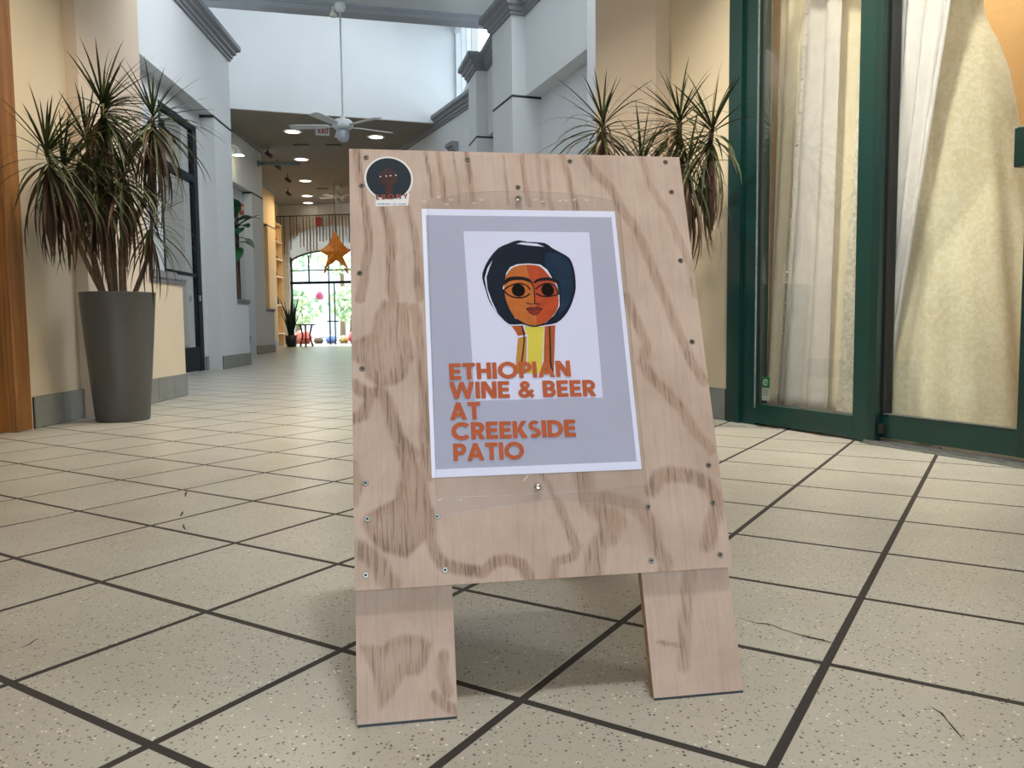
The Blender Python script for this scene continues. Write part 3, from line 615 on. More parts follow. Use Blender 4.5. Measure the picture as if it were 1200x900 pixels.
EDGE = NT('plywood_edge'); _v = EDGE.coord('Object'); _s = EDGE.n('ShaderNodeSeparateXYZ'); EDGE.l(_v, _s.inputs[0])
EDGE.col(EDGE.ramp(EDGE.noise(_v, 60), [(.3, lin('8a6a4e')), (.7, lin('b4936f'))])); EDGE.set(Roughness=.8); EDGE = EDGE.m

def poly_dist(X, Y, pts):
    d = np.full(X.shape, 9.0)
    for (x0, y0), (x1, y1) in zip(pts[:-1], pts[1:]):
        dx, dy = x1 - x0, y1 - y0; l2 = dx * dx + dy * dy + 1e-12
        t = np.clip(((X - x0) * dx + (Y - y0) * dy) / l2, 0, 1)
        d = np.minimum(d, np.hypot(X - x0 - t * dx, Y - y0 - t * dy))
    return d
def inside(X, Y, pts):
    r = np.zeros(X.shape, bool); n = len(pts)
    for i in range(n):
        x0, y0 = pts[i]; x1, y1 = pts[(i + 1) % n]
        c = ((y0 > Y) != (y1 > Y)) & (X < (x1 - x0) * (Y - y0) / (y1 - y0 + 1e-12) + x0)
        r ^= c
    return r
def smooth_noise(X, Y, s, seed):
    rng = np.random.RandomState(seed); v = np.zeros(X.shape)
    for k in range(6):
        a = rng.uniform(0, 2 * pi); f = s * rng.uniform(.6, 1.6); v += np.sin(X * f * cos(a) + Y * f * .5 * sin(a) + rng.uniform(0, 6.28))
    return v / 3.2
def ply_panel(name, x0, x1, y0, y1, z0, z1, mats, parent, bands=(), fills=(), nx=210, ny=260, skew=0, seed=1, edge_soft=.006):
    """a plywood sheet: gridded front face carrying a grain attribute, plain sides and back."""
    gx = np.linspace(x0, x1, nx + 1); gy = np.linspace(y0, y1, ny + 1); X, Y = np.meshgrid(gx, gy)
    wob = smooth_noise(X, Y, 60, seed) * .0022 + smooth_noise(X, Y, 190, seed + 1) * .001
    Xw = X + wob; Yw = Y + smooth_noise(X, Y, 50, seed + 5) * .003
    g = np.zeros(X.shape)
    for pts, w, s in bands:
        d = poly_dist(Xw, Yw, pts); g = np.maximum(g, s * np.clip((w - d) / (w * .5), 0, 1))
    for pts, s in fills:
        ins = inside(Xw, Yw, pts); d = poly_dist(Xw, Yw, list(pts) + [pts[0]])
        body = np.where(ins, .62 * s + .38 * s * np.clip(1 - d / .02, 0, 1), s * np.clip(1 - d / edge_soft, 0, 1) * .9)
        g = np.maximum(g, body)
    verts = [(float(a) + skew * float(b - y0), float(b), z1) for a, b in zip(X.ravel(), Y.ravel())]
    faces = []
    W = nx + 1
    for j in range(ny):
        for i in range(nx): k = j * W + i; faces.append((k, k + 1, k + 1 + W, k + W))
    nf = len(faces); K = len(verts)
    sk = skew * (y1 - y0)
    for x, y in ((x0, y0), (x1, y0), (x1 + sk, y1), (x0 + sk, y1)): verts += [(x, y, z0)]
    for x, y in ((x0, y0), (x1, y0), (x1 + sk, y1), (x0 + sk, y1)): verts += [(x, y, z1)]
    b = [K, K + 1, K + 2, K + 3]; t = [K + 4, K + 5, K + 6, K + 7]
    faces.append((b[3], b[2], b[1], b[0]))
    for i in range(4): faces.append((b[i], b[(i + 1) % 4], t[(i + 1) % 4], t[i]))
    me = bpy.data.meshes.new(name); me.from_pydata(verts, [], faces)
    for m in mats: me.materials.append(m)
    mi = [0] * nf + [0] + [1] * 4; me.polygons.foreach_set('material_index', mi)
    at = me.attributes.new('grain', 'FLOAT', 'POINT'); vals = np.zeros(len(verts), np.float32); vals[:g.size] = g.ravel(); at.data.foreach_set('value', vals)
    me.update(); o = bpy.data.objects.new(name, me); COL.objects.link(o); o.parent = parent
    return o
sign = empty('sandwich_board', (0, 0, 0), 0, 'plywood A-frame sandwich board standing on the tiled floor', 'sign')
sign.matrix_world = BM
TH = .018
bands = [b for b in BOARD['bands']]
ply_panel('front_panel', 0, BW, .1991, .9635, 0, TH, [PLY, EDGE], sign, bands, BOARD['fills'])
lf = [(p, s) for p, s in BOARD['legfill']]
ply_panel('leg', 0, .1515, 0.004, .93, -TH, -.0005, [PLYLEG, EDGE], sign, [BOARD['legs'][0], BOARD['legs'][2]], lf, 80, 220, seed=4)
ply_panel('leg', .4655, BW, 0.004, .93, -TH, -.0005, [PLYLEG, EDGE], sign, [BOARD['legs'][1], BOARD['legs'][3], BOARD['legs'][4]], [], 80, 220, seed=9)
# dark strips under the front legs draw the dark line at the floor
foot_tone = plain('dark_leg_foot', '1f2a30', .6)
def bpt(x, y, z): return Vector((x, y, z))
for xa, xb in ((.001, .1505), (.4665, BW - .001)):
    m_ = MB(); m_.box(xa, xb, -.0025, .006, -TH + .001, -.0008); m_.build('foot', foot_tone, sign)
# rear half of the A-frame
APEX = OO + UP * .9635 - NN * TH
BKM = BM.copy()
UP2 = Vector((0, 0, cos(LEAN))) - BK * sin(LEAN); N2 = (-EX).cross(UP2)
o2 = APEX - UP2 * .9635 + EX * BW + BK * .012
for i in range(3): BKM[i][0], BKM[i][1], BKM[i][2], BKM[i][3] = -EX[i], UP2[i], N2[i], o2[i]
rel = BM.inverted() @ BKM
for nm, args in (('back_panel', (0, BW, .1991, .9635, 0, TH)), ('leg', (0, .1515, .004, .93, -TH, -.0005)), ('leg', (.4655, BW, .004, .93, -TH, -.0005))):
    o = MB().box(args[0], args[1], args[2], args[3], args[4], args[5]).build(nm, PLYBACK, sign, bevel=.001); o.matrix_local = rel
for x in (.1, .5):
    hb = MB().tube([(x - .03, .9655, -TH - .006), (x + .03, .9655, -TH - .006)], .005, 8); hb.build('hinge', STEEL, sign, smooth=True)
# screws
sm = MB(); sm.lathe([(.0001, .0009), (.0016, .0006), (.0022, .0016), (.0042, .0016), (.0052, .0002), (.0052, -.002)], 14)
screw_me = sm.mesh('screw', STEEL)
dm = MB(); dm.lathe([(.0001, .00195), (.0019, .00185), (.0021, .0012)], 8); rec_me = dm.mesh('screw_recess', DARKHEAD)
for k, (u_, v_) in enumerate(BOARD['screws']):
    s_ = inst('screw', screw_me, sign); s_.location = (u_, v_, TH - .0004)
    r_ = inst('screw_recess', rec_me, s_)
hm = MB().lathe([(.0001, .0008), (.002, .0006)], 8).mesh('staple_hole', DARKHEAD)

# ------------------------------------------------------------------ poster in its sleeve
PAPERW = plain('white_paper', 'e3e5f6', .8, spec=.15, var=.01, scale=3); PRINTG = plain('lavender_grey_print', 'b0b1c3', .8, spec=.15, var=.025, scale=5); PANELW = plain('white_print_panel', 'dadaee', .8, spec=.15, var=.02, scale=6)
INK = plain('orange_lettering', 'b85f3c', .8, spec=.15, var=.05, scale=40); HAIR = plain('navy_hair_print', '17212e', .8, spec=.15, var=.15, scale=30)
HAIR2 = plain('teal_hair_print', '1c3044', .8, spec=.15, var=.2, scale=40); SK1 = plain('orange_skin_print', 'bd6a33', .8, spec=.15, var=.14, scale=60)
SK2 = plain('rust_skin_print', 'b04a2a', .8, spec=.15, var=.18, scale=55); LINEM = plain('black_line_print', '17171c', .8, spec=.15); LIPS = plain('maroon_lip_print', '8a3427', .8, spec=.15)
NECKB = plain('brown_neck_print', 'a9582f', .8, spec=.15, var=.1, scale=60); NECKT = plain('tan_neck_print', 'b9863f', .8, spec=.15, var=.1, scale=60); NECKY = plain('yellow_neck_print', 'd6c650', .8, spec=.15, var=.05, scale=40)
SLIVER = plain('white_outline_print', 'd9d9e8', .8, spec=.15)
Z0 = TH
def quadmesh(pts, z): return MB().add([(x, y, z) for x, y in pts], [tuple(range(len(pts)))])
def ngon(pts, z):
    a = sum(pts[i][0] * pts[(i + 1) % len(pts)][1] - pts[(i + 1) % len(pts)][0] * pts[i][1] for i in range(len(pts)))
    if a < 0: pts = pts[::-1]
    bm = bmesh.new(); vs = [bm.verts.new((x, y, z)) for x, y in pts]; f = bm.faces.new(vs)
    bmesh.ops.triangulate(bm, faces=[f]); bm.normal_update()
    bm.verts.index_update()
    mb = MB().add([tuple(v.co) for v in bm.verts], [tuple(v.index for v in f.verts) for f in bm.faces]); bm.free(); return mb
def stroke(pts, w, z, mb=None, taper=False):
    mb = mb or MB(); P = [Vector(p) for p in pts]; n = len(P); L = []; R = []
    for i, p in enumerate(P):
        d = (P[min(i + 1, n - 1)] - P[max(i - 1, 0)]).normalized(); nn = Vector((-d.y, d.x)); ww = w * (.35 if taper and i in (0, n - 1) else 1) / 2
        L.append(p + nn * ww); R.append(p - nn * ww)
    mb.add([(p.x, p.y, z) for p in L + R], [(i + n, i + 1 + n, i + 1, i) for i in range(n - 1)]); return mb
def catmull(pts, k=4, closed=False):
    P = [Vector(p) for p in pts]; n = len(P); out = []
    for i in range(n if closed else n - 1):
        g = (lambda j: P[j % n]) if closed else (lambda j: P[max(0, min(n - 1, j))])
        a, b, c, d = g(i - 1), g(i), g(i + 1), g(i + 2)
        for q in range(k):
            t = q / k
            out.append(tuple(.5 * ((2 * b) + (c - a) * t + (2 * a - 5 * b + 4 * c - d) * t * t + (3 * b - a - 3 * c + d) * t ** 3)))
    if not closed: out.append(tuple(P[-1]))
    return out
poster = empty('poster', (0, 0, 0), 0, 'white paper poster with a portrait and orange lettering pinned to the plywood board', 'poster'); poster.matrix_world = BM
ART = BOARD['art']
pm = MB().box(.1246, .4785, .3689, .8473, Z0 + .0006, Z0 + .0012); pm.build('paper', PAPERW, poster)
z = Z0 + .0013; dz = .00012
quadmesh([(.1312, .3825), (.4709, .3825), (.4709, .835), (.1312, .835)], z).build('printed_ground', PRINTG, poster)
quadmesh([(.2015, .495), (.4228, .495), (.4262, .8046), (.1968, .8046)], z + dz).build('white_panel', PANELW, poster)
port = ngon(catmull(ART['hair'], 2, True), z + 4 * dz).build('portrait_hair', HAIR, poster)
ngon(catmull(ART['hair_patch'], 3, True), z + 5 * dz).build('hair_highlight', HAIR2, port)
for k in ('sliver_l', 'sliver_t'): ngon(ART[k], z + 5 * dz).build('white_outline', SLIVER, port)
ngon(ART['neck_w'], z + 2 * dz).build('neck_outline', SLIVER, port)
ngon(ART['neck_l'], z + 3 * dz).build('neck_band', NECKB, port); ngon(ART['neck_l2'], z + 3 * dz).build('neck_band', NECKT, port)
ngon(ART['neck_y'], z + 3.4 * dz).build('neck_band', NECKY, port); ngon(ART['neck_r'], z + 3 * dz).build('neck_band', NECKB, port)
for k in ('nl_l', 'nl_r'): stroke(catmull(ART[k], 4), .0024, z + 6 * dz).build('neck_line', LINEM, port)
face = ngon(catmull(ART['face'], 2, True), z + 7 * dz).build('portrait_face', SK1, poster)
ngon(ART['face_rim'], z + 6 * dz).build('white_outline', SLIVER, face)
ngon(ART['face_r'], z + 8 * dz).build('face_shade', SK2, face)
for k in ('brow_l', 'brow_r'): ngon(catmull(ART[k], 2, True), z + 9.5 * dz).build('eyebrow', LINEM, face)
for k in ('lid_l', 'low_l', 'lid_r', 'low_r'): stroke(catmull(ART[k], 5), .0026, z + 9.5 * dz).build('eyelid', LINEM, face)
for u_, v_, r_ in BOARD['iris']:
    rr = r_ * .00142
    ngon([(u_ + rr * cos(a * pi / 12), v_ + rr * 1.0 * sin(a * pi / 12)) for a in range(24)], z + 9 * dz).build('iris', plain('near_black_print', '120e0d', .85, spec=.1), face)
stroke(catmull(ART['nose'], 5), .002, z + 9.5 * dz).build('nose_line', LINEM, face); stroke(ART['nose_b'], .0016, z + 9.5 * dz).build('nostril_line', LINEM, face)
ngon(ART['lips'], z + 9 * dz).build('lips', LIPS, face); stroke(ART['lip_line'], .0012, z + 10 * dz).build('lip_line', LINEM, face)
lo = MB(); stroke(ART['lips'] + [ART['lips'][0]], .0012, z + 9.6 * dz, lo); lo.build('lip_line', LINEM, face)
stroke(catmull(ART['chin'], 5), .0024, z + 9.5 * dz).build('chin_line', LINEM, face)

# heavy geometric capitals as strokes (cap height 1)
W_ = .2
def arcp(cx, cy, rx, ry, a0, a1, n=20): return [(cx + rx * cos(radians(a0 + (a1 - a0) * i / n)), cy + ry * sin(radians(a0 + (a1 - a0) * i / n))) for i in range(n + 1)]
def rect(x0, y0, x1, y1): return ('p', [(x0, y0), (x1, y0), (x1, y1), (x0, y1)])
def quad(*p): return ('p', list(p))
def line(pts, w=W_): return ('s', pts, w)
h_ = W_ / 2
GL = {
 'E': (.60, [rect(0, 0, W_, 1), rect(W_, 0, .58, .19), rect(W_, .405, .54, .595), rect(W_, .81, .58, 1)]),
 'T': (.66, [rect(.23, 0, .43, 1), rect(0, .81, .66, 1)]),
 'H': (.74, [rect(0, 0, W_, 1), rect(.54, 0, .74, 1), rect(W_, .4, .54, .6)]),
 'I': (.20, [rect(0, 0, W_, 1)]),
 'O': (1.04, [line(arcp(.52, .5, .42, .42, 0, 360, 40))]),
 'P': (.64, [rect(0, 0, W_, 1), rect(W_, .81, .34, 1), rect(W_, .34, .34, .52), line(arcp(.33, .67, .235, .238, -90, 90, 16), .19)]),
 'A': (.88, [quad((0, 0), (.21, 0), (.54, 1), (.34, 1)), quad((.67, 0), (.88, 0), (.54, 1), (.34, 1)), rect(.2, .19, .68, .36)]),
 'N': (.78, [rect(0, 0, W_, 1), rect(.58, 0, .78, 1), quad((.53, 0), (.78, 0), (.25, 1), (0, 1))]),
 'W': (1.24, [quad((.24, 0), (.42, 0), (.21, 1), (0, 1)), quad((.24, 0), (.42, 0), (.71, 1), (.53, 1)), quad((.82, 0), (1.0, 0), (.71, 1), (.53, 1)), quad((.82, 0), (1.0, 0), (1.24, 1), (1.03, 1))]),
 'B': (.66, [rect(0, 0, W_, 1), rect(W_, .82, .36, 1), rect(W_, .42, .38, .59), rect(W_, 0, .38, .18), line(arcp(.34, .71, .19, .205, -90, 90, 14), .18), line(arcp(.36, .29, .21, .205, -90, 90, 14), .18)]),
 'R': (.68, [rect(0, 0, W_, 1), rect(W_, .81, .34, 1), rect(W_, .36, .34, .54), line(arcp(.33, .68, .235, .23, -90, 90, 16), .19), quad((.44, 0), (.68, 0), (.46, .42), (.24, .42))]),
 'C': (.90, [line(arcp(.5, .5, .41, .42, 42, 318, 30))]),
 'K': (.74, [rect(0, 0, W_, 1), quad((.15, .38), (.27, .36), (.71, 1), (.47, 1)), quad((.49, 0), (.74, 0), (.40, .60), (.22, .50))]),
 'S': (.60, [line(arcp(.30, .72, .205, .19, 40, 250, 16), .18), line(arcp(.29, .275, .22, .19, 75, -145, 16), .18), line([(.24, .55), (.36, .46)], .18)]),
 'D': (.80, [rect(0, 0, W_, 1), rect(W_, .81, .34, 1), rect(W_, 0, .34, .19), line(arcp(.32, .5, .385, .405, -90, 90, 20), .19)]),
 '&': (.86, [line(arcp(.36, .75, .165, .165, -20, 200, 14), .16), line(arcp(.33, .26, .235, .185, 120, 330, 16), .17), line([(.20, .72), (.34, .52), (.78, .02)], .17), line([(.52, .72), (.42, .58), (.20, .42)], .16), line([(.53, .17), (.66, .30), (.76, .46)], .16)]),
 'Y': (.78, [rect(.29, 0, .49, .45), quad((.29, .40), (.49, .40), (.23, 1), (0, 1)), quad((.29, .40), (.49, .40), (.78, 1), (.55, 1))]),
 'X': (.76, [quad((0, 0), (.23, 0), (.76, 1), (.53, 1)), quad((.53, 0), (.76, 0), (.23, 1), (0, 1))]),
 ' ': (.26, []),
}
GAP = {'default': .085}
def lettering(txt, p0, p1, ph, z, mat, parent, name='lettering', gap=.10, bold=.045):
    """lay the word from p0 (bottom left) to p1 (bottom right); ph is the top-left point."""
    adv = []; x = 0
    for c in txt: adv.append(x); x += GL[c][0] + gap
    tot = x - gap
    a, b, t = Vector(p0), Vector(p1), Vector(ph); ux = (b - a) / tot; uy = Vector((-(b - a).y, (b - a).x)).normalized() * (t - a).length
    mb = MB(); BO = bold; lay = [0]
    def ln_(P, w):
        Q = [a + ux * (x0 + q[0]) + uy * (.03 + .94 * q[1]) for q in P]; lay[0] += 1; stroke([(q.x, q.y) for q in Q], w * uy.length, z + lay[0] * 3e-6, mb)
    for c, x0 in zip(txt, adv):
        for g in GL[c][1]:
            if g[0] == 'p':
                pts = [a + ux * (x0 + q[0]) + uy * (.03 + .94 * q[1]) for q in g[1]]
                for e in range(len(g[1])): ln_([g[1][e], g[1][(e + 1) % len(g[1])]], BO)
                lay[0] += 1; mb.add([(q.x, q.y, z + lay[0] * 3e-6) for q in pts], [tuple(range(len(pts)))])
            else:
                P = [Vector(q) for q in g[1]]; n = len(P); Lp = []; Rp = []
                closed = (P[0] - P[-1]).length < 1e-4
                for i, p in enumerate(P):
                    d = ((P[(i + 1) % n] if (i < n - 1) else (P[1] if closed else P[i])) - (P[i - 1] if i else (P[-2] if closed else P[i]))).normalized()
                    nn = Vector((-d.y, d.x)) * (g[2] + BO) / 2; Lp.append(p + nn); Rp.append(p - nn)
                pts = [a + ux * (x0 + q.x) + uy * (.03 + .94 * q.y) for q in Lp + Rp]
                lay[0] += 1; mb.add([(q.x, q.y, z + lay[0] * 3e-6) for q in pts], [(i + n, i + 1 + n, i + 1, i) for i in range(n - 1)])
    return mb.build(name, mat, parent, recalc=False)
for txt, (p0, p1, ph) in BOARD['text'].items():
    lettering(txt, p0, p1, ph, z + 12 * dz, INK, poster)

# clear sleeve over the poster, bowed flap edges and two pins
SLEEVE = clear('clear_plastic_sleeve', (.94, .94, .955, 1), .14, .014, .09)
sl = MB()
top = [(.1349, .8825 - .018), (.20, .878), (.26, .8805), (.3, .8815), (.38, .8795), (.45, .872), (.4899, .8648)]
bot = [(.1304, .3075), (.2, .3145), (.3103, .3233), (.38, .3165), (.44, .3075), (.486, .2985)]
outl = [(.1304, .3075)] + [(.1349, .86)] + [(.2, .878), (.26, .8815), (.3, .883), (.38, .881), (.45, .872), (.4875, .8648), (.4835, .60), (.4840, .2985), (.44, .3075), (.38, .3165), (.3103, .3233), (.2, .3145)]
sleeve = ngon(outl, Z0 + .0052).build('plastic_sleeve', SLEEVE, None); sleeve.matrix_world = BM
tag(sleeve, 'clear plastic sleeve pinned over the paper poster on the plywood board', 'sleeve')
rim = MB(); stroke(outl + [outl[0]], .0012, Z0 + .0053, rim); rim.build('sleeve_edge', clear('sleeve_rim', (.80, .79, .80, 1), .2, .10, .2), sleeve)
fold = MB(); stroke([(.1304, .3355), (.3, .335), (.4838, .3385)], .0012, Z0 + .0053, fold); fold.build('sleeve_fold', clear('sleeve_seam', (.85, .84, .86, 1), .2, .12, .2), sleeve)
tear = plain('torn_plastic_glint', 'd9d3ce', .25)
for k, (u_, v_) in enumerate(BOARD['holes']):
    m_ = MB(); a0 = random.uniform(180, 240); stroke([(u_ + .004 * cos(radians(a)), v_ + .0035 * sin(radians(a))) for a in range(int(a0), int(a0) + 150, 25)], .0013, Z0 + .0056, m_, True); m_.build('tear_mark', tear, sleeve)
m_ = MB(); stroke([(.2735, .357), (.2825, .3665)], .004, Z0 + .0056, m_, True); m_.build('tear_mark', tear, sleeve)
pinm = MB().lathe([(.0001, .0042), (.003, .0040), (.0052, .0026), (.0062, .0008), (.0062, 0)], 16).mesh('pin', plain('bright_pin_steel', 'c9c8c4', .18, 1.0))
for u_, v_ in BOARD['pins']:
    p_ = inst('pin', pinm, sleeve); p_.location = (u_, v_, Z0 + .0054)

# round sticker
STK = empty('sticker', (0, 0, 0), 0, 'round dark teal sticker with a small face and white banner on the board corner', 'sticker'); STK.matrix_world = BM
cu, cv, ru, rv = .0686, .9058, .0428, .0438
def circ(r, z, sx=1.0, cx=cu, cy=cv, n=40): return ngon([(cx + ru * r * sx * cos(2 * pi * i / n), cy + rv * r * sin(2 * pi * i / n)) for i in range(n)], z)
SW = plain('white_sticker_vinyl', 'dcdad8', .4, var=.01)
ub = MB(); ub.v += circ(1, Z0 + .0004).v; ub.f += circ(1, Z0 + .0004).f; ub.m += [0] * len(ub.f)
ub.build('white_rim', SW, STK)
ngon([(.0432, .8735), (.1040, .8775), (.1012, .8535), (.0448, .8505)], Z0 + .0005).build('banner', SW, STK)
dk = circ(.925, Z0 + .0007).build('dark_disc', plain('dark_teal_print', '1b2831', .5, spec=.2, var=.06, scale=40), STK)
BRN = plain('dark_brown_print', '402524', .5, spec=.2, var=.1, scale=90)
circ(.40, Z0 + .0009, .92, cu - .001, cv + .002).build('face', BRN, STK)
quadmesh([(cu - .0075, cv - .040), (cu + .0075, cv - .040), (cu + .005, cv - .010), (cu - .005, cv - .010)], Z0 + .0008).build('neck', BRN, STK)
EYE = plain('white_eye_print', 'e8e6e0', .45)
for dx in (-.0148, -.0045, .0033, .0125):
    ngon([(cu + dx + .0013 * cos(a * pi / 4), cv + .0050 + dx * .12 + .0013 * sin(a * pi / 4)) for a in range(8)], Z0 + .0011).build('eye_dot', EYE, STK)
quadmesh([(cu - .016, cv + .009), (cu + .014, cv + .011), (cu + .014, cv + .0123), (cu - .016, cv + .0105)], Z0 + .0011).build('eyebrow', plain('deep_teal_print', '18232a', .5), STK)
TXT = plain('brick_lettering', '7c3a2c', .5)
lettering('EBONY', (.0455, .8635), (.1015, .8665), (.0455, .8735), Z0 + .0013, TXT, STK, gap=.35, bold=.02)
smk = MB()
for i in range(17):
    if i in (8, 11): continue
    x = .0478 + i * .003; y = .0001 * i * .35 + .8541; hh = random.choice((.003, .0034, .0026))
    quad_ = [(x, y), (x + random.uniform(.0012, .0022), y), (x + .002, y + hh), (x + .0004, y + hh)]; smk.add([(q[0], q[1], Z0 + .0013) for q in quad_], [(0, 1, 2, 3)])
smk.build('small_print', plain('grey_blue_print', '7f84a0', .5), STK)
# ================================================================== PLANTS
def leaf_mat(name, a, b, c):
    t = NT(name); oi = t.n('ShaderNodeObjectInfo'); g = t.coord('Position')
    r = t.ramp(t.math('ADD', t.math('MULTIPLY', oi.outputs['Random'], .5), t.math('MULTIPLY', t.noise(g, 7, 3), .6)), [(.2, lin(a)), (.5, lin(b)), (.85, lin(c))])
    t.col(r); t.set(Roughness=.55); t.b.inputs['Specular IOR Level'].default_value = .22; return t.m
LEAFG = leaf_mat('dragon_tree_leaf', '27301c', '3a4427', '54552f')
LEAFB = leaf_mat('old_dragon_tree_leaf', '2e2a1e', '473527', '63483a')
BARK = plain('grey_brown_bark', '6e5d48', .85, var=.25, scale=40, bump=.6)
def leaf_geo(L, w, droop, n=7, twist=0):
    """a narrow blade along +x bending down; V cross-section with a raised rib each side."""
    v = []; f = []; x = zz = 0; ang = 0
    for i in range(n + 1):
        t = i / n; ww = w * (.55 + .45 * min(1, t * 5)) * (1 - t ** 2.6) + .0006
        c = cos(twist * t); s_ = sin(twist * t)
        for y, k in ((-1, .30), (0, 0), (1, .30)):
            yy, kk = y * ww / 2, k * ww / 2
            v.append((x - kk * sin(ang) * 0, yy * c - kk * s_, zz + yy * s_ + kk * c))
        ang = -droop * (t + .08) ** 1.5; x += L / n * cos(ang); zz += L / n * sin(ang)
    for i in range(n):
        for j in range(2): a = i * 3 + j; f.append((a, a + 1, a + 4, a + 3))
    return v, f
def make_dragon_tree(root, crowns, stems, seed, clear_of, limit=290):
    rnd = random.Random(seed); var = {}
    for k in range(8):
        for age in range(4):
            var[(age, k)] = leaf_geo(rnd.uniform(.40, .54), rnd.uniform(.014, .021), (.3, .9, 1.0, .7)[age] * rnd.uniform(.7, 1.3), 7, rnd.uniform(-.5, .5))
    mesh = {}
    restA, restB = MB(), MB(); allL = []
    for (cx, cy, cz, n, young, ln, tilt, az0) in crowns:
        n = int(n * 1.2)
        for i in range(n):
            t = (i + .5) / n                                   # 0 = youngest, top
            az = i * 2.39996 + rnd.uniform(-.25, .25)
            el = radians(86 - (172 - 30 * young) * t ** .66 + rnd.uniform(-10, 10)); el = max(el, radians(-74))
            age = 0 if t < .22 else (1 if t < .5 else (2 if t < .75 else 3))
            zb = cz - .17 * t ** 1.2
            for azt in (az, pi - az, -az, pi + az, az + 1.2, az + 1.9):
                tip = root.location + Vector((cx, cy, zb)) + Vector((cos(azt) * cos(el), sin(azt) * cos(el), 0)) * ln * .58
                if clear_of(tip): break
            az = azt
            q = Matrix.Translation((cx, cy, zb)) @ Matrix.Rotation(az, 4, 'Z') @ Matrix.Rotation(-el, 4, 'Y') @ Matrix.Translation((.008, 0, 0)) @ Matrix.Scale(ln * rnd.uniform(.85, 1.12) * (.66 + .42 * min(1, t * 1.6)), 4)
            allL.append((t + rnd.random() * .25, q, (age, rnd.randrange(8)), t > .55 + rnd.uniform(-.12, .2)))
    allL.sort(key=lambda e: e[0])
    for k, (_, q, key, old) in enumerate(allL):
        if k < limit:
            kk = (key, old)
            if kk not in mesh:
                mb = MB(); mb.add(*var[key]); me = mb.mesh('leaf', LEAFB if old else LEAFG); me.polygons.foreach_set('use_smooth', [True] * len(me.polygons)); mesh[kk] = me
            inst('leaf', mesh[kk], root).matrix_local = q
        else:
            v, f = var[key]; (restB if old else restA).add([q @ Vector(p) for p in v], f)
    for mb, m, nm in ((restA, LEAFG, 'inner_foliage'), (restB, LEAFB, 'drooping_foliage')):
        if mb.v: o = mb.build(nm, m, root, smooth='all'); o['kind'] = 'stuff'
    for pts, r0, r1 in stems:
        P = catmull(pts, 4) if len(pts[0]) == 2 else [Vector(p) for p in pts]
        mb = MB(); n = len(P); mb.tube(P, [r0 + (r1 - r0) * i / (n - 1) for i in range(n)], 9); mb.build('stem', BARK, root, smooth='all')
def pot(name, loc, label, rb, rt, h, mat, group=None):
    t = empty(name, loc, 0, label, 'planter', group)
    mb = MB().lathe([(rb - .02, 0), (rb - .004, .0), (rb, .012), (rb + (rt - rb) * .3, h * .3), (rb + (rt - rb) * .62, h * .62), (rt - .003, h - .012), (rt, h - .004), (rt - .004, h), (rt - .016, h), (rt - .02, h - .01), (rt - .024, h - .06)], 48)
    mb.f.append(tuple(range(48))[::-1]); mb.m.append(0)
    mb.build('pot_body', mat, t, smooth='all')
    sb = MB(); sb.lathe([(.001, h - .028), (rt * .5, h - .022), (rt - .022, h - .032)], 30); sb.build('soil', SOIL, t, smooth='all')
    return t
PL = Vector((-2.58, 5.24, 0)); PR = Vector((.86, 4.80, 0))
pot('tapered_pot', PL, 'tall tapered charcoal pot beside the cream wall on the left', .165, .232, .84, POTM, 'tall charcoal planters')
pot('tapered_pot', PR, 'tall tapered charcoal pot behind the plywood sign by the green shopfront', .165, .232, .84, POTM, 'tall charcoal planters')
dl = empty('dragon_tree', PL + Vector((0, 0, .82)), 0, 'spiky dragon tree with several drooping crowns in the left charcoal pot', 'plant', 'dragon trees')
z0 = -.82
def C(x, y, z, n, young, ln, tilt, az): return (x - PL.x, y - PL.y, z + z0, n, young, ln, tilt, az)
cl_ = [C(-2.56, 5.12, 2.02, 100, .25, 1.08, .1, 2.6), C(-2.28, 5.20, 1.97, 90, .1, 1.0, .05, 0), C(-2.62, 4.58, 1.62, 100, .1, .95, .15, 3.0),
       C(-2.66, 5.10, 1.80, 90, .0, 1.0, .2, 2.0), C(-2.42, 5.06, 1.60, 80, .0, .95, .3, -.3), C(-2.66, 4.82, 1.58, 90, -.1, .9, .2, 3.6), C(-2.36, 5.28, 1.34, 55, .3, .75, .3, .3), C(-2.54, 4.98, 1.52, 75, 0, .85, .3, .3)]
def S(*p): return [Vector(q) - PL + Vector((0, 0, z0)) for q in p]
def curve3(pts, k=5):
    a = catmull([(p.x, p.y) for p in pts], k); b = catmull([(p.z, 0) for p in pts], k); return [Vector((x[0], x[1], y[0])) for x, y in zip(a, b)]
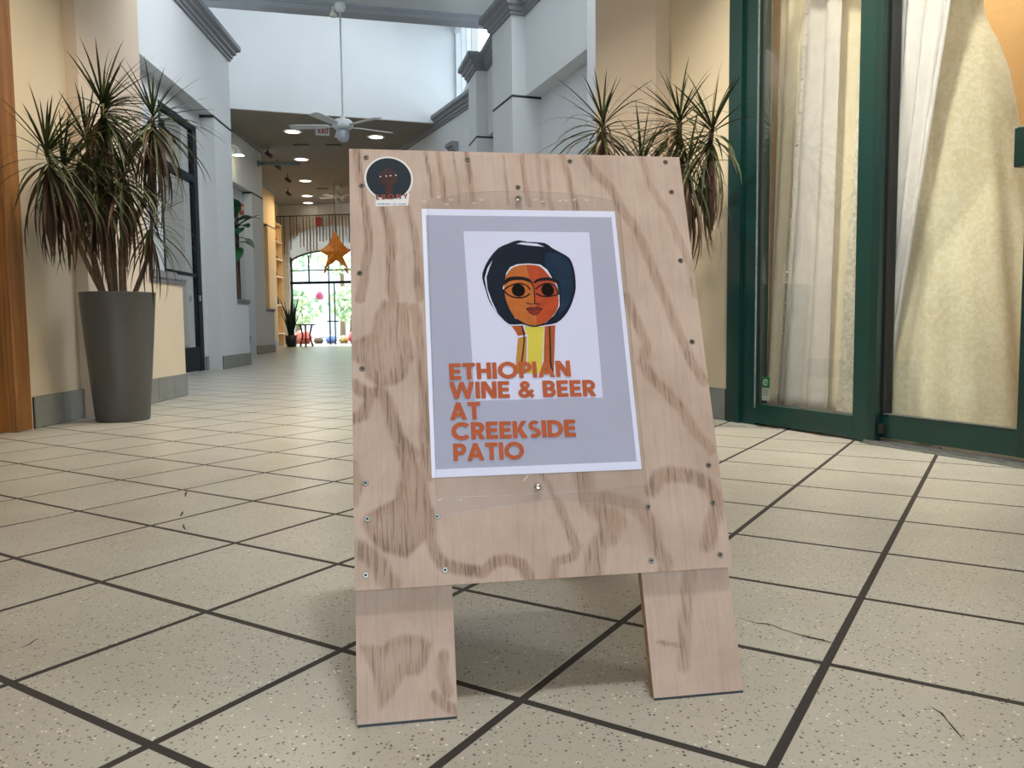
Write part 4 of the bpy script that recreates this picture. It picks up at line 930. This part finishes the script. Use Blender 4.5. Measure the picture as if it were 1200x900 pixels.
stl = [(curve3(S((-2.60, 5.24, .80), (-2.59, 5.22, 1.2), (-2.57, 5.16, 1.6), (-2.56, 5.12, 2.0))), .026, .014),
       (curve3(S((-2.55, 5.26, .80), (-2.52, 5.25, 1.15), (-2.34, 5.22, 1.5), (-2.28, 5.20, 1.95))), .022, .013),
       (curve3(S((-2.64, 5.18, .80), (-2.66, 5.08, 1.1), (-2.65, 4.80, 1.35), (-2.62, 4.58, 1.60))), .022, .012),
       (curve3(S((-2.62, 5.26, .80), (-2.66, 5.22, 1.2), (-2.67, 5.16, 1.5), (-2.66, 5.10, 1.78))), .02, .012),
       (curve3(S((-2.53, 5.2, .80), (-2.50, 5.15, 1.1), (-2.44, 5.1, 1.3), (-2.42, 5.06, 1.58))), .019, .011),
       (curve3(S((-2.62, 5.16, .80), (-2.66, 5.05, 1.0), (-2.67, 4.92, 1.2), (-2.66, 4.82, 1.48))), .019, .011),
       (curve3(S((-2.52, 5.32, .80), (-2.44, 5.33, 1.0), (-2.38, 5.31, 1.15), (-2.36, 5.30, 1.34))), .018, .010),
       (curve3(S((-2.58, 5.18, .80), (-2.57, 5.12, 1.0), (-2.55, 5.05, 1.2), (-2.54, 4.98, 1.40))), .018, .010)]
make_dragon_tree(dl, cl_, stl, 11, lambda p: p.x > -2.85)
dr = empty('dragon_tree', PR + Vector((0, 0, .82)), 0, 'spiky dragon tree rising behind the plywood sign beside the green shopfront', 'plant', 'dragon trees')
def C2(x, y, z, n, young, ln, tilt, az): return (x - PR.x, y - PR.y, z + z0, n, young, ln, tilt, az)
def S2(*p): return [Vector(q) - PR + Vector((0, 0, z0)) for q in p]
cr_ = [C2(.555, 4.80, 1.80, 70, .35, 1.0, .1, 3.0), C2(1.00, 4.76, 1.80, 85, .2, 1.05, 0, 0), C2(1.16, 4.64, 1.72, 75, -.25, 1.0, .35, -.3), C2(1.02, 4.62, 1.52, 60, -.2, .95, .25, -.4), C2(.80, 4.9, 1.58, 60, .0, 1.0, .1, 2.5)]
strr = [(curve3(S2((.82, 4.80, .8), (.74, 4.8, 1.1), (.60, 4.8, 1.4), (.555, 4.80, 1.78))), .026, .015), (curve3(S2((.88, 4.80, .8), (.94, 4.79, 1.1), (.99, 4.77, 1.4), (1.00, 4.76, 1.78))), .028, .015),
        (curve3(S2((.92, 4.78, .8), (1.03, 4.74, 1.1), (1.12, 4.68, 1.4), (1.16, 4.64, 1.70))), .024, .014), (curve3(S2((.92, 4.75, .8), (.98, 4.70, 1.0), (1.02, 4.65, 1.2), (1.02, 4.62, 1.5))), .02, .012),
        (curve3(S2((.84, 4.84, .8), (.82, 4.87, 1.05), (.8, 4.9, 1.3), (.80, 4.9, 1.56))), .02, .013)]
make_dragon_tree(dr, cr_, strr, 23, lambda p: (Vector((1.337, 4.859)) - p.xy).dot(Vector((.907, .421))) > .02 and (Vector((.97, 5.384)) - p.xy).dot(Vector((.907, .421))) > .02)

# broad-leaved plant behind the low wall of the middle bay
BROAD = leaf_mat('broad_green_leaf', '17422a', '23583a', '3f7a4e'); BROAD2 = leaf_mat('dusty_leaf', '4e5d58', '5d6d68', '6f7d78')
def broad_leaf(L, w, droop, n=8):
    v = []; f = []; x = zz = 0
    for i in range(n + 1):
        t = i / n; ww = w * sin(pi * min(1, .06 + t * .94)) ** .7 * (1 - .25 * (1 - t)); ang = .2 - droop * t
        for y, k in ((-1, .12), (-.5, .07), (0, 0), (.5, .07), (1, .12)): v.append((x, y * ww / 2, zz + k * ww + .01 * sin(t * 14) * abs(y)))
        x += L / n * cos(ang); zz += L / n * sin(ang)
    for i in range(n):
        for j in range(4): a = i * 5 + j; f.append((a, a + 1, a + 6, a + 5))
    return v, f
ff = empty('broad_leaf_plant', (-5.22, 15.3, 0), 0, 'dark green broad-leaved plant at the second shop window of the left wall', 'plant')
mb = MB().tube([(0, 0, .42), (.02, -.02, 1.2), (-.02, 0, 2.0), (.02, 0, 2.75)], [.03, .026, .022, .014], 8); mb.build('stem', BARK, ff, smooth='all')
mb = MB().lathe([(.14, .0), (.17, .2), (.2, .44), (.185, .44), (.18, .40), (.001, .40)], 24); mb.f.append(tuple(range(24))[::-1]); mb.m.append(0); mb.build('pot_body', POTB, ff, smooth='all')
rl = random.Random(5)
for i, (az, z_, L, w, dr_, el) in enumerate([(-2.6, 2.85, .5, .34, .6, .9), (-.3, 2.6, .58, .26, .9, .25), (.3, 2.5, .5, .24, .4, .5), (-1.6, 2.75, .5, .36, .8, .7), (-2.3, 2.5, .5, .36, 1.2, .3), (-1.2, 2.42, .5, .34, 1.4, .2), (-.5, 2.3, .55, .20, 1.3, -.1), (2.6, 2.6, .48, .3, .9, .4), (3.1, 2.3, .5, .34, 1.2, .1), (1.4, 2.5, .5, .3, .9, .3), (-1.9, 2.2, .5, .36, 1.4, -.1), (-2.9, 2.1, .45, .3, 1.4, .1), (.9, 2.2, .42, .26, 1.2, .2), (-1.3, 2.1, .48, .32, 1.6, -.2)]):
    mb = MB(); mb.add(*broad_leaf(L, w, dr_)); o = mb.build('leaf', BROAD2 if i in (1, 6) else BROAD, ff, smooth='all')
    o.matrix_local = Matrix.Translation((0, 0, z_)) @ Matrix.Rotation(az, 4, 'Z') @ Matrix.Rotation(-el, 4, 'Y')
# snake plant by the end window
sn = empty('snake_plant', (-6.78, 24.5, 0), 0, 'dark upright snake plant in a black pot near the arched end window', 'plant')
mb = MB().lathe([(.13, 0), (.17, .15), (.19, .36), (.175, .36), (.17, .33), (.001, .33)], 24); mb.f.append(tuple(range(24))[::-1]); mb.m.append(0); mb.build('pot_body', POTB, sn, smooth='all')
SNK = leaf_mat('snake_plant_leaf', '17231c', '22332a', '31443a')
for i in range(18):
    L = rl.uniform(.75, 1.3); w = rl.uniform(.06, .10); az = i * 2.4; lean = rl.uniform(.06, .5)
    v = []; f = []
    for k in range(7):
        t = k / 6; ww = w * (1 - t ** 3) * (.7 + .3 * min(1, t * 4)) + .002
        for y, q in ((-1, .25), (0, 0), (1, .25)): v.append((q * ww + .06 + lean * t * t * L, y * ww / 2, .30 + L * t))
    for k in range(6):
        for j in range(2): a = k * 3 + j; f.append((a, a + 1, a + 4, a + 3))
    mb = MB(); mb.add(v, f); o = mb.build('leaf', SNK, sn, smooth='all'); o.rotation_euler = (0, 0, az)

# ================================================================== THE SHOP DISPLAY
def cloth_mat(name, a, b, lace=0, alpha=1, spec=.3, scale=14):
    t = NT(name); v = t.coord('Object'); n = t.noise(v, scale, 6, .6)
    vo = t.n('ShaderNodeTexVoronoi'); vo.inputs['Scale'].default_value = 60; vo.feature = 'DISTANCE_TO_EDGE'; t.l(v, vo.inputs['Vector'])
    c = t.ramp(n, [(.3, lin(a)), (.7, lin(b))])
    if lace:
        br = t.noise(v, 40, 8, .85); th = t.ramp(br, [(.49, (0, 0, 0)), (.53, (1, 1, 1))])
        c = t.mix(t.math('MULTIPLY', th, lace), c, lin('fbf6e2'))
        t.bump(br, .45, .008)
    else: t.bump(t.noise(v, 160, 3), .15, .003)
    t.col(c); t.set(Roughness=.7); t.b.inputs['Sheen Weight'].default_value = .3
    if alpha < 1: t.set(Alpha=alpha)
    return t.m
TULLE = cloth_mat('ivory_lace_gown', 'e3d8b2', 'eee5c4', .6, scale=6)
CURT1 = cloth_mat('taupe_drape', 'bfae98', 'cfbfa8'); CURT2 = cloth_mat('cream_satin_drape', 'e2d8c0', 'ece3cd'); CURT3 = cloth_mat('pale_grey_drape', 'd9d2cd', 'e6e0db')
CURT4 = cloth_mat('ivory_drape', 'e6dabb', 'efe6cd'); LACE = cloth_mat('lace_trim', 'c9c1b4', 'e2dccf', .8); VEIL = cloth_mat('white_veil', 'e4e0e0', 'efecec', alpha=.88)
def drape(name, top, bottom, z0, z1, off, folds, amp, mat, label, group=None, nz=28, sag=0, seed=0):
    """hanging cloth: top=(s0,s1) and bottom=(s0,s1) along the storefront line, off into the shop."""
    nx = folds * 10; v = []; f = []; rr = random.Random(seed); ph = rr.uniform(0, 6); ph2 = rr.uniform(0, 6)
    for k in range(nz + 1):
        t = k / nz; z_ = z1 + (z0 - z1) * t; a = top[0] + (bottom[0] - top[0]) * t ** 1.15; b = top[1] + (bottom[1] - top[1]) * t ** 1.15
        for i in range(nx + 1):
            u = i / nx; s = a + (b - a) * u
            o_ = off + amp * (sin(u * folds * 2 * pi + ph + .5 * sin(t * 3 + ph2)) * (.75 + .25 * sin(u * 7 + ph2)) + .35 * sin(u * folds * 4.1 * pi + ph2 + t)) * (.7 + .5 * t) + sag * sin(pi * t)
            x, y = sf(s + amp * .4 * cos(u * folds * 2 * pi + ph), o_); v.append((x, y, z_))
    for k in range(nz):
        for i in range(nx): q = k * (nx + 1) + i; f.append((q, q + 1, q + nx + 2, q + nx + 1))
    c = Vector(sf((top[0] + top[1]) / 2, off)).to_3d()
    mb = MB(); mb.add([(p[0] - c.x, p[1] - c.y, p[2]) for p in v], f); o = mb.build(name, mat, None, smooth='all'); o.location = c
    sl_ = o.modifiers.new('thickness', 'SOLIDIFY'); sl_.thickness = .003
    return tag(o, label, 'curtain', group)
GD = 'drapes behind the fixed shop pane'
# the drapes hang off the glass; BH shifts a position on the glass plane to where the drape hangs
def BH(s_, off): return s_ - (3.85 - s_) * off / 3.26
def hang(a, off): return (BH(a[0], off), BH(a[1], off))
drape('drape', hang((-.12, .46), .46), hang((-.12, .40), .46), .05, 3.0, .46, 2, .022, CURT1, 'taupe drape at the left end behind the fixed green-framed pane', GD, seed=1)
d2 = drape('drape', hang((.40, .62), .40), hang((.31, .46), .40), .05, 3.0, .40, 2, .03, CURT2, 'cream drape with a beaded edge second from left in the fixed pane', GD, seed=2)
d3 = drape('drape', hang((.58, .82), .34), hang((.40, .76), .34), .05, 3.0, .34, 2, .028, CURT3, 'pale grey drape in the middle of the fixed shop pane', GD, seed=3)
d4 = drape('drape', hang((.76, 1.10), .42), hang((.70, 1.04), .42), .05, 3.0, .42, 2, .03, CURT4, 'ivory drape with lace border beside the wide green post', GD, seed=4)
# beads along the edge of the cream drape, lace strip on the ivory one
bd = MB(); n = 44
for k in range(n):
    t = k / (n - 1); z_ = 2.75 - 2.65 * t; s = BH(.60 - .20 * t ** 1.1, .29); x, y = sf(s, .29 + .004 * sin(k)); r = .0055 + .003 * (k % 3 == 0)
    bd.lathe([(.0004, z_ - r), (r * .8, z_ - r * .5), (r, z_), (r * .8, z_ + r * .5), (.0004, z_ + r)], 6, x - d2.location.x, y - d2.location.y)
o = bd.build('beaded_edge', plain('pearl_beads', 'efe8dc', .25), d2, smooth='all'); o['kind'] = 'stuff'
ls = MB(); n = 60; v = []
for k in range(n + 1):
    t = k / n; z_ = 2.0 - 1.94 * t; w_ = .022 + .014 * abs(sin(k * .9)) + .02 * t
    s = BH(.955 - .085 * t ** 1.2, .33)
    x, y = sf(s - w_, .33); x2, y2 = sf(s + .06, .335); v += [(x - d4.location.x, y - d4.location.y, z_), (x2 - d4.location.x, y2 - d4.location.y, z_)]
ls.add(v, [(2 * k, 2 * k + 1, 2 * k + 3, 2 * k + 2) for k in range(n)]); ls.build('lace_border', LACE, d4)
drape('veil', (1.02, 1.45), (1.0, 1.06), .40, 3.0, .13, 3, .022, VEIL, 'sheer white veil gathered down beside the wide green post', seed=6)

gown = empty('wedding_gown', (2.275, 4.09, .045), radians(-65), 'ivory lace wedding gown on a stand behind the sliding glass door', 'dress')
prof = [(.455, .0), (.435, .25), (.40, .55), (.355, .85), (.31, 1.15), (.275, 1.40), (.25, 1.60), (.222, 1.74), (.165, 1.90), (.115, 2.0), (.09, 2.08), (.085, 2.2), (.10, 2.35), (.13, 2.5), (.15, 2.6), (.145, 2.66)]
n = 120; v = []; f = []
pz = [p[1] for p in prof]; pr = [p[0] for p in prof]
K = 70
for k in range(K + 1):
    t = k / K; z_ = .02 + (2.66 - .02) * t; r = float(np.interp(z_, pz, pr)); fo = max(0, 1 - z_ / 2.0) ** 1.1
    for j in range(n):
        a = 2 * pi * j / n
        rr_ = r * (1 + fo * (.045 * sin(9 * a + .6 * sin(2.2 * z_)) + .03 * sin(15 * a + 1.3 + z_)) + .012 * sin(5 * a + 9 * z_) * (z_ < 2.0))
        v.append((rr_ * cos(a), rr_ * sin(a) * .88, z_))
for k in range(K):
    for j in range(n): f.append((k * n + j, k * n + (j + 1) % n, (k + 1) * n + (j + 1) % n, (k + 1) * n + j))
mb = MB(); mb.add(v, f); mb.build('skirt', TULLE, gown, smooth='all')
mb = MB().lathe([(.13, 2.62), (.14, 2.7), (.12, 2.82), (.06, 2.9), (.045, 2.95), (.045, 3.05), (.001, 3.06)], 24, sy=.8); mb.build('dress_form', plain('dress_form_cloth', 'cfc6b4', .8), gown, smooth='all')
# small sticker on the fixed pane
gs = empty('glass_sticker', (*sf(.245, .0275), 0), atan2(SD.y, SD.x), 'small green and white sticker low on the fixed glass pane', 'sticker')
MB().box(0.004, .068, -.0008, .0, .22, .285).build('green_half', plain('green_vinyl', '1f8a4a', .4, var=.02), gs)
MB().box(0.004, .068, -.0008, .0, .146, .22).build('white_half', plain('pale_vinyl', 'c6cfc4', .4, var=.02), gs)
rb_ = MB(); rb_.tube([(.036 + .016 * cos(a), -.0016, .252 + .016 * sin(a)) for a in [radians(40 + 280 * i / 14) for i in range(15)]], .003, 6); rb_.tube([(.036, -.0016, .252), (.052, -.0016, .252)], .003, 6)
rb_.build('white_mark', plain('white_vinyl', 'e4eee4', .4), gs)
tl = MB()
for z_ in (.205, .192, .179): tl.box(.014, .056, -.0012, -.0008, z_, z_ + .005)
tl.build('text_lines', plain('green_print_lines', '5e9a78', .5), gs)

# ================================================================== FANS, LAMPS, SMALL THINGS
def ceiling_fan(name, loc, rod, R_, label, blades=5, rot=0, bowl=True):
    t = empty(name, loc, rot, label, 'fan', 'white ceiling fans')
    MB().lathe([(.001, 0), (.075, 0), (.082, -.03), (.075, -.075), (.05, -.105), (.014, -.115), (.001, -.115)], 24).build('canopy', WHITEM, t, smooth='all')
    MB().tube([(0, 0, -.1), (0, 0, -rod)], .013, 10).build('downrod', WHITEM, t, smooth='all')
    MB().lathe([(.001, -rod + .10), (.03, -rod + .10), (.035, -rod + .05), (.11, -rod + .03), (.15, -rod - .01), (.155, -rod - .06), (.12, -rod - .10), (.06, -rod - .11), (.001, -rod - .11)], 28).build('motor_housing', WHITEM, t, smooth='all')
    if bowl: MB().lathe([(.001, -rod - .11), (.07, -rod - .11), (.085, -rod - .14), (.09, -rod - .20), (.075, -rod - .26), (.04, -rod - .285), (.001, -rod - .29)], 24).build('light_bowl', plain('frosted_bowl', 'a9b2bc', .3), t, smooth='all')
    for k in range(blades):
        a = 2 * pi * k / blades
        v = []; L = R_
        for x, w in ((.20, .05), (.30, .062), (.5, .07), (L - .04, .075), (L, .055)):
            for y, zz in ((-1, -.012), (1, .012)):
                for h in (0, -.008): v.append((x, y * w, -rod - .055 + zz * w / .07 + h))
        f = []
        for i in range(4):
            b = i * 4; f += [(b, b + 4, b + 6, b + 2), (b + 1, b + 3, b + 7, b + 5), (b, b + 1, b + 5, b + 4), (b + 2, b + 6, b + 7, b + 3)]
        f += [(0, 2, 3, 1), (16, 17, 19, 18)]
        mb = MB(); mb.add(v, f); o = mb.build('blade', WHITEM, t); o.rotation_euler = (0, 0, a)
        mb = MB().box(.13, .24, -.018, .018, -rod - .068, -rod - .060); o = mb.build('blade_bracket', WHITEM, t); o.rotation_euler = (0, 0, a)
    return t
ceiling_fan('ceiling_fan', (-2.44, 11.90, 5.275), 1.68, .78, 'large white ceiling fan on a long rod under the grey beam', 5, radians(34))
ceiling_fan('ceiling_fan', (-5.02, 23.6, 4.745), .30, .60, 'small white ceiling fan on the low ceiling near the end window', 5, .4)
sl_ = empty('spot_fixture', (-2.56, 12.0, 5.275), 0, 'small white flood lamp fixed beside the big fan canopy', 'lamp')
MB().tube([(0, 0, 0), (0, -.02, -.05)], .015, 8).build('lamp_arm', WHITEM, sl_); MB().lathe([(.02, -.05), (.04, -.09), (.055, -.14), (.001, -.13)], 16).build('lamp_head', plain('white_lamp_head', 'e8e8dc', .5), sl_, smooth='all')
# recessed ceiling lamps
lm_o = MB().lathe([(.20, 0), (.20, -.012), (.15, -.016), (.15, -.004)], 28).mesh('trim_ring', WHITEM); lm_i = MB().lathe([(.001, -.005), (.15, -.005)], 28).mesh('glowing_lens', LAMPON)
spots = [(-4.60, 17.2, 'round recessed ceiling lamp nearest the gable, left of the fan'), (-5.15, 20.0, 'second round recessed ceiling lamp along the far corridor'), (-5.80, 22.9, 'third round recessed ceiling lamp along the far corridor'),
         (-6.42, 25.5, 'bright recessed ceiling lamp above the far snake plant'), (-6.75, 26.9, 'last recessed ceiling lamp above the arched window'), (-2.92, 17.75, 'round recessed ceiling lamp right of the big fan')]
for x, y, lb in spots:
    t = empty('recessed_lamp', (x, y, 4.75), 0, lb, 'ceiling lamp', 'recessed lamps in the low ceiling')
    inst('trim_ring', lm_o, t); inst('glowing_lens', lm_i, t)
DKM = plain('dark_fitting', '3a3532', .6)
for i, (x, y) in enumerate([(-4.75, 18.45), (-5.62, 24.2), (-4.02, 18.5)]):
    t = MB().box(-.17, .17, -.06, .06, -.02, 0).build('air_vent', DKM); t.location = (x, y, 4.75)
    tag(t, ['dark slot vent between the first two ceiling lamps', 'dark slot vent near the far bright ceiling lamp', 'dark slot vent below the big fan'][i], 'vent', 'ceiling vents')
for i, (x, y) in enumerate([(-5.55, 18.6), (-5.75, 20.0), (-6.0, 21.8), (-6.6, 24.0)]):
    t = empty('track_spot', (x, y, 4.75), 0, ['first', 'second', 'third', 'last'][i] + ' dark track spotlight along the left edge of the low ceiling', 'spotlight', 'dark track spotlights')
    MB().tube([(0, 0, 0), (0, 0, -.12)], .012, 8).build('stem', DKM, t); MB().tube([(-.03, -.05, -.15), (.05, .08, -.21)], .045, 12).build('lamp_head', DKM, t, smooth='all')
# exit sign under the low ceiling
ex = empty('exit_sign', (-3.86, 16.75, 4.75), radians(16), 'small white exit sign with red letters beside the big fan hub', 'sign')
MB().box(-.14, .14, -.02, .02, -.20, -.01).build('sign_box', WHITEM, ex, bevel=.004); MB().box(-.02, .02, -.01, .01, -.012, 0).build('ceiling_mount', WHITEM, ex)
o = lettering('EXIT', (-.085, .0), (.125, .0), (-.085, .115), 0, plain('red_letters', 'b8392c', .5), ex); o.matrix_local = Matrix.Translation((0, -.0215, -.165)) @ Matrix.Rotation(pi / 2, 4, 'X')
# wall sconce of the middle bay with its bulb
sc_ = empty('wall_sconce', (-5.715, 16.35, 4.15), 0, 'white gooseneck wall lamp glowing on the middle bay of the left wall', 'lamp')
MB().tube([(0, 0, 0), (.012, 0, 0)], .06, 16).build('wall_plate', WHITEM, sc_)
MB().tube([(0, 0, .0), (.08, 0, .10), (.16, 0, .13), (.22, 0, .10), (.235, 0, .05)], .012, 8).build('gooseneck', WHITEM, sc_, smooth='all')
MB().lathe([(.02, .05), (.035, .04), (.06, -.02), (.12, -.07), (.115, -.07), (.055, -.015), (.018, .03)], 24, .235, 0).build('lamp_shade', WHITEM, sc_, smooth='all')
MB().lathe([(.001, -.09), (.03, -.08), (.04, -.05), (.03, -.01), (.001, 0)], 14, .235, 0).build('bulb', LAMPON, sc_, smooth='all')
pd = bpy.data.lights.new('sconce_light', 'POINT'); pd.energy = 14; pd.color = (1, .88, .5); pd.shadow_soft_size = .04
po = bpy.data.objects.new('sconce_light', pd); COL.objects.link(po); po.location = (-5.48, 16.35, 4.0)
# banner pole of the middle bay
bp = empty('banner_pole', (-5.775, 18.55, 4.36), 0, 'grey green banner pole sticking out of the middle bay', 'pole')
PM = plain('grey_green_metal', '66757a', .5, .0)
MB().tube([(0, 0, 0), (.03, 0, 0)], .07, 14).build('wall_flange', PM, bp); MB().tube([(.02, 0, 0), (.93, -.05, -.03)], .042, 12).build('pole_tube', PM, bp, smooth='all')
MB().lathe([(.001, -.04), (.03, -.025), (.04, 0), (.03, .025), (.001, .04)], 12, .95, -.05).build('finial', PM, bp, smooth='all').location = (0, 0, -.03)
# red alarm on the recessed wall
al = empty('fire_alarm', (*at2(4.96, -.2), 3.22), 0, 'small red fire alarm on the recessed wall above the broad-leaved plant', 'alarm')
MB().box(0, .05, -.09, .09, -.12, .12).build('alarm_box', plain('red_plastic', '8f3a34', .4), al, bevel=.01); MB().box(.05, .065, -.05, .05, -.03, .05).build('strobe_lens', plain('clear_strobe', 'd8cfc8', .2), al)
# star lantern under the small fan
st = empty('star_lantern', (-5.02, 23.0, 2.75), radians(12), 'orange star lantern hanging near the arched end window', 'lantern')
ORG = plain('orange_lantern_paper', 'f0a048', .5, var=.2, scale=9); ORG2 = plain('amber_lantern_paper', 'e08a34', .5, var=.15, scale=9)
tips = [(0, .60), (.42, .02), (.36, -.50), (-.34, -.50), (-.44, .02)]; inn = [(.21, .22), (.20, -.14), (.02, -.24), (-.19, -.14), (-.20, .22)]
vs = [(0, -.13, 0), (0, .13, 0)]; ring = []
for a, b in zip(tips, inn): ring += [(a[0], 0, a[1]), (b[0], 0, b[1])]
vs += ring; fs = [(0, 2 + (i + 1) % 10, 2 + i) for i in range(10)] + [(1, 2 + i, 2 + (i + 1) % 10) for i in range(10)]
mb = MB(); mb.add(vs, fs); mb.m = [i % 2 for i in range(20)]; mb.build('star_body', [ORG, ORG2], st)
MB().tube([(0, 0, .6), (0, 0, 1.99)], .008, 6).build('cord', DKM, st)
for sx in (-1, 1): MB().tube([(.26 * sx, 0, -.46), (.34 * sx, 0, -.62)], [.05, .015], 8).build('tassel', ORG2, st)
# hanging strands along the end wall
strand_rng = random.Random(3)
rod = MB().tube([(*ew(.35, .25), 4.35), (*ew(3.6, .25), 4.35)], .018, 8).build('curtain_rod', DKM); tag(rod, 'dark rod carrying the hanging strands before the arched window', 'rod')
sm_a = [plain('brown_strand', c, .8) for c in ('6b4f3c', '8a6a55', '5c5450', '9a8676')]
for i in range(27):
    L = 1.0 + .25 * sin(i * .8) + strand_rng.uniform(-.1, .25); s = .45 + i * .115
    x, y = ew(s, .25); t = MB().tube([(0, 0, 0), (.01, 0, -L * .5), (0, 0, -L)], [.020, .026, .020], 6).build('hanging_strand', sm_a[i % 4], smooth='all'); t.location = (x, y, 4.335)
    tag(t, 'thin brown strand in the row hanging before the arched window', 'strand', 'hanging strands before the end window')
rd = MB().box(-.10, .10, -.03, .03, -.3, 0).build('red_lantern', plain('dark_red_cloth', '8c2f2a', .7), bevel=.01); rd.location = (*ew(2.02, .5), 4.25); tag(rd, 'small dark red hanging box beside the small ceiling fan', 'lantern')
MB().tube([(0, 0, 0), (0, 0, .5)], .006, 6).build('cord', DKM, rd)
# honey-coloured shelf unit and wooden stand
shf = empty('shelf_unit', (-7.36, 25.0, 0), radians(4), 'honey wood shelf unit against the yellow wall near the end window', 'shelf')
MB().box(-.18, .0, 0, .03, 0, 3.9).build('side_panel', LIGHTWOOD, shf); MB().box(-.18, .0, 1.05, 1.08, 0, 3.9).build('side_panel', LIGHTWOOD, shf); MB().box(-.2, -.18, 0, 1.08, 0, 3.9).build('back_board', LIGHTWOOD, shf)
for z_ in (.4, 1.3, 2.2, 2.75, 3.3, 3.87): MB().box(-.18, .02, .03, 1.05, z_, z_ + .03).build('shelf_board', LIGHTWOOD, shf)
for z_, h_, y_, lb in ((3.33, .12, .3, 'dark object on the highest open board of the honey shelf'), (2.78, .10, .35, 'dark object on the board below on the honey shelf'), (2.23, .2, .3, 'tall dark object in the middle of the honey shelf'), (1.33, .26, .4, 'dark bottle on the low board of the honey shelf')):
    mb = MB().lathe([(.001, 0), (.06, 0), (.075, h_ * .4), (.04, h_ * .8), (.03, h_), (.001, h_)], 14).build('shelf_vase', DKM, smooth='all'); mb.location = (-7.44, 25.0 + y_, z_); tag(mb, lb, 'vase', 'dark vases on the honey shelf')
tb = empty('wooden_stand', (-6.45, 25.0, 0), .3, 'dark wooden side table beside the snake plant', 'table')
MB().lathe([(.001, .66), (.30, .66), (.31, .675), (.30, .70), (.001, .70)], 24).build('table_top', DKWOOD, tb, smooth='all')
for k in range(3):
    a = k * 2.094 + .4; MB().tube([(.2 * cos(a), .2 * sin(a), .66), (.12 * cos(a), .12 * sin(a), .35), (.22 * cos(a), .22 * sin(a), 0)], [.03, .025, .03], 8).build('leg', DKWOOD, tb, smooth='all')
MB().lathe([(.001, .22), (.16, .22), (.16, .25), (.001, .25)], 18).build('lower_shelf', DKWOOD, tb)
# things in the court beyond the glass
def tree(name, x, y, h, r, label, mats, seed, n=900):
    rr = random.Random(seed); t = empty(name, (x, y, -.02), 0, label, 'tree', 'trees in the outside court')
    MB().tube([(0, 0, 0), (.05, 0, h * .35), (-.04, .02, h * .7)], [.16, .12, .07], 10).build('trunk', BARK, t, smooth='all')
    mb = MB()
    for i in range(n):
        a = rr.uniform(0, 2 * pi); u = rr.uniform(-1, 1); q = rr.random() ** .4 * r * (1 + .25 * sin(3 * a)); z_ = h * .72 + u * r * .75; rad = q * sqrt(max(0, 1 - u * u))
        p = Vector((rad * cos(a), rad * sin(a), z_)); d1 = Vector((rr.uniform(-1, 1), rr.uniform(-1, 1), rr.uniform(-1, 1))).normalized(); d2_ = d1.orthogonal().normalized(); s = rr.uniform(.10, .22)
        mb.add([p - d1 * s, p + d2_ * s * .5, p + d1 * s, p - d2_ * s * .5], [(0, 1, 2, 3)], rr.randrange(len(mats)))
    o = mb.build('foliage', mats, t); o['kind'] = 'stuff'
TL = [plain('spring_leaf', 'c3d6a4', .6), plain('deep_leaf', '86a882', .6), plain('pale_leaf', 'e2ecce', .6)]
tree('court_tree', -10.6, 36.5, 6.5, 2.2, 'leafy tree left in the court beyond the arched window', TL, 1)
tree('court_tree', -9.0, 42.5, 7.5, 2.6, 'tall pale leafy tree in the middle of the court beyond the window', TL, 2, 1100)
tree('court_tree', -5.0, 37.5, 6.0, 2.0, 'leafy tree right in the court beyond the arched window', TL, 3)
tree('court_shrub', -9.0, 33.5, 2.0, .9, 'low green shrub behind the end window glass, left', TL, 4, 500)
tree('court_shrub', -6.9, 34.5, 2.2, 1.0, 'low green shrub behind the end window glass, right', TL, 5, 500)
def ball(name, x, y, r, c, label, sq=.75):
    o = MB().lathe([(.001, 0), (r * .6, 0.0), (r * .95, r * sq * .6), (r, r * sq), (r * .8, r * sq * 1.6), (r * .45, r * sq * 1.95), (.001, r * sq * 2)], 20).build(name, plain(name + '_glaze', c, .4), smooth='all'); o.location = (x, y, -.02); tag(o, label, 'garden pot', 'coloured pots in the court')
ball('red_pot', -7.75, 29.6, .34, 'd2553e', 'rounded red pot at the left foot of the end window')
ball('blue_pot', -6.75, 29.8, .22, '6f8fd8', 'rounded blue pot in the middle of the court edge')
ball('brown_pot', -7.2, 29.7, .18, '6a5548', 'small rounded brown pot between red and blue pots')
ball('yellow_pot', -6.3, 29.9, .20, 'e0c27a', 'rounded yellow pot right of the blue pot')
ball('crimson_pot', -5.75, 29.6, .33, 'cf4f52', 'rounded crimson pot at the right beyond the glass')
pk = MB(); pk.lathe([(.001, .0), (.10, .02), (.16, .12), (.08, .26), (.001, .30)], 12).build('pink_ornament', plain('pink_paper', 'e86aa0', .6), smooth='all')
pk = bpy.data.objects['pink_ornament']; pk.location = (*ew(1.62, -.4), 1.55); tag(pk, 'small pink ornament hanging outside the arched window', 'ornament')
MB().tube([(0, 0, .29), (0, 0, 1.9)], .006, 6).build('cord', DKM, pk)
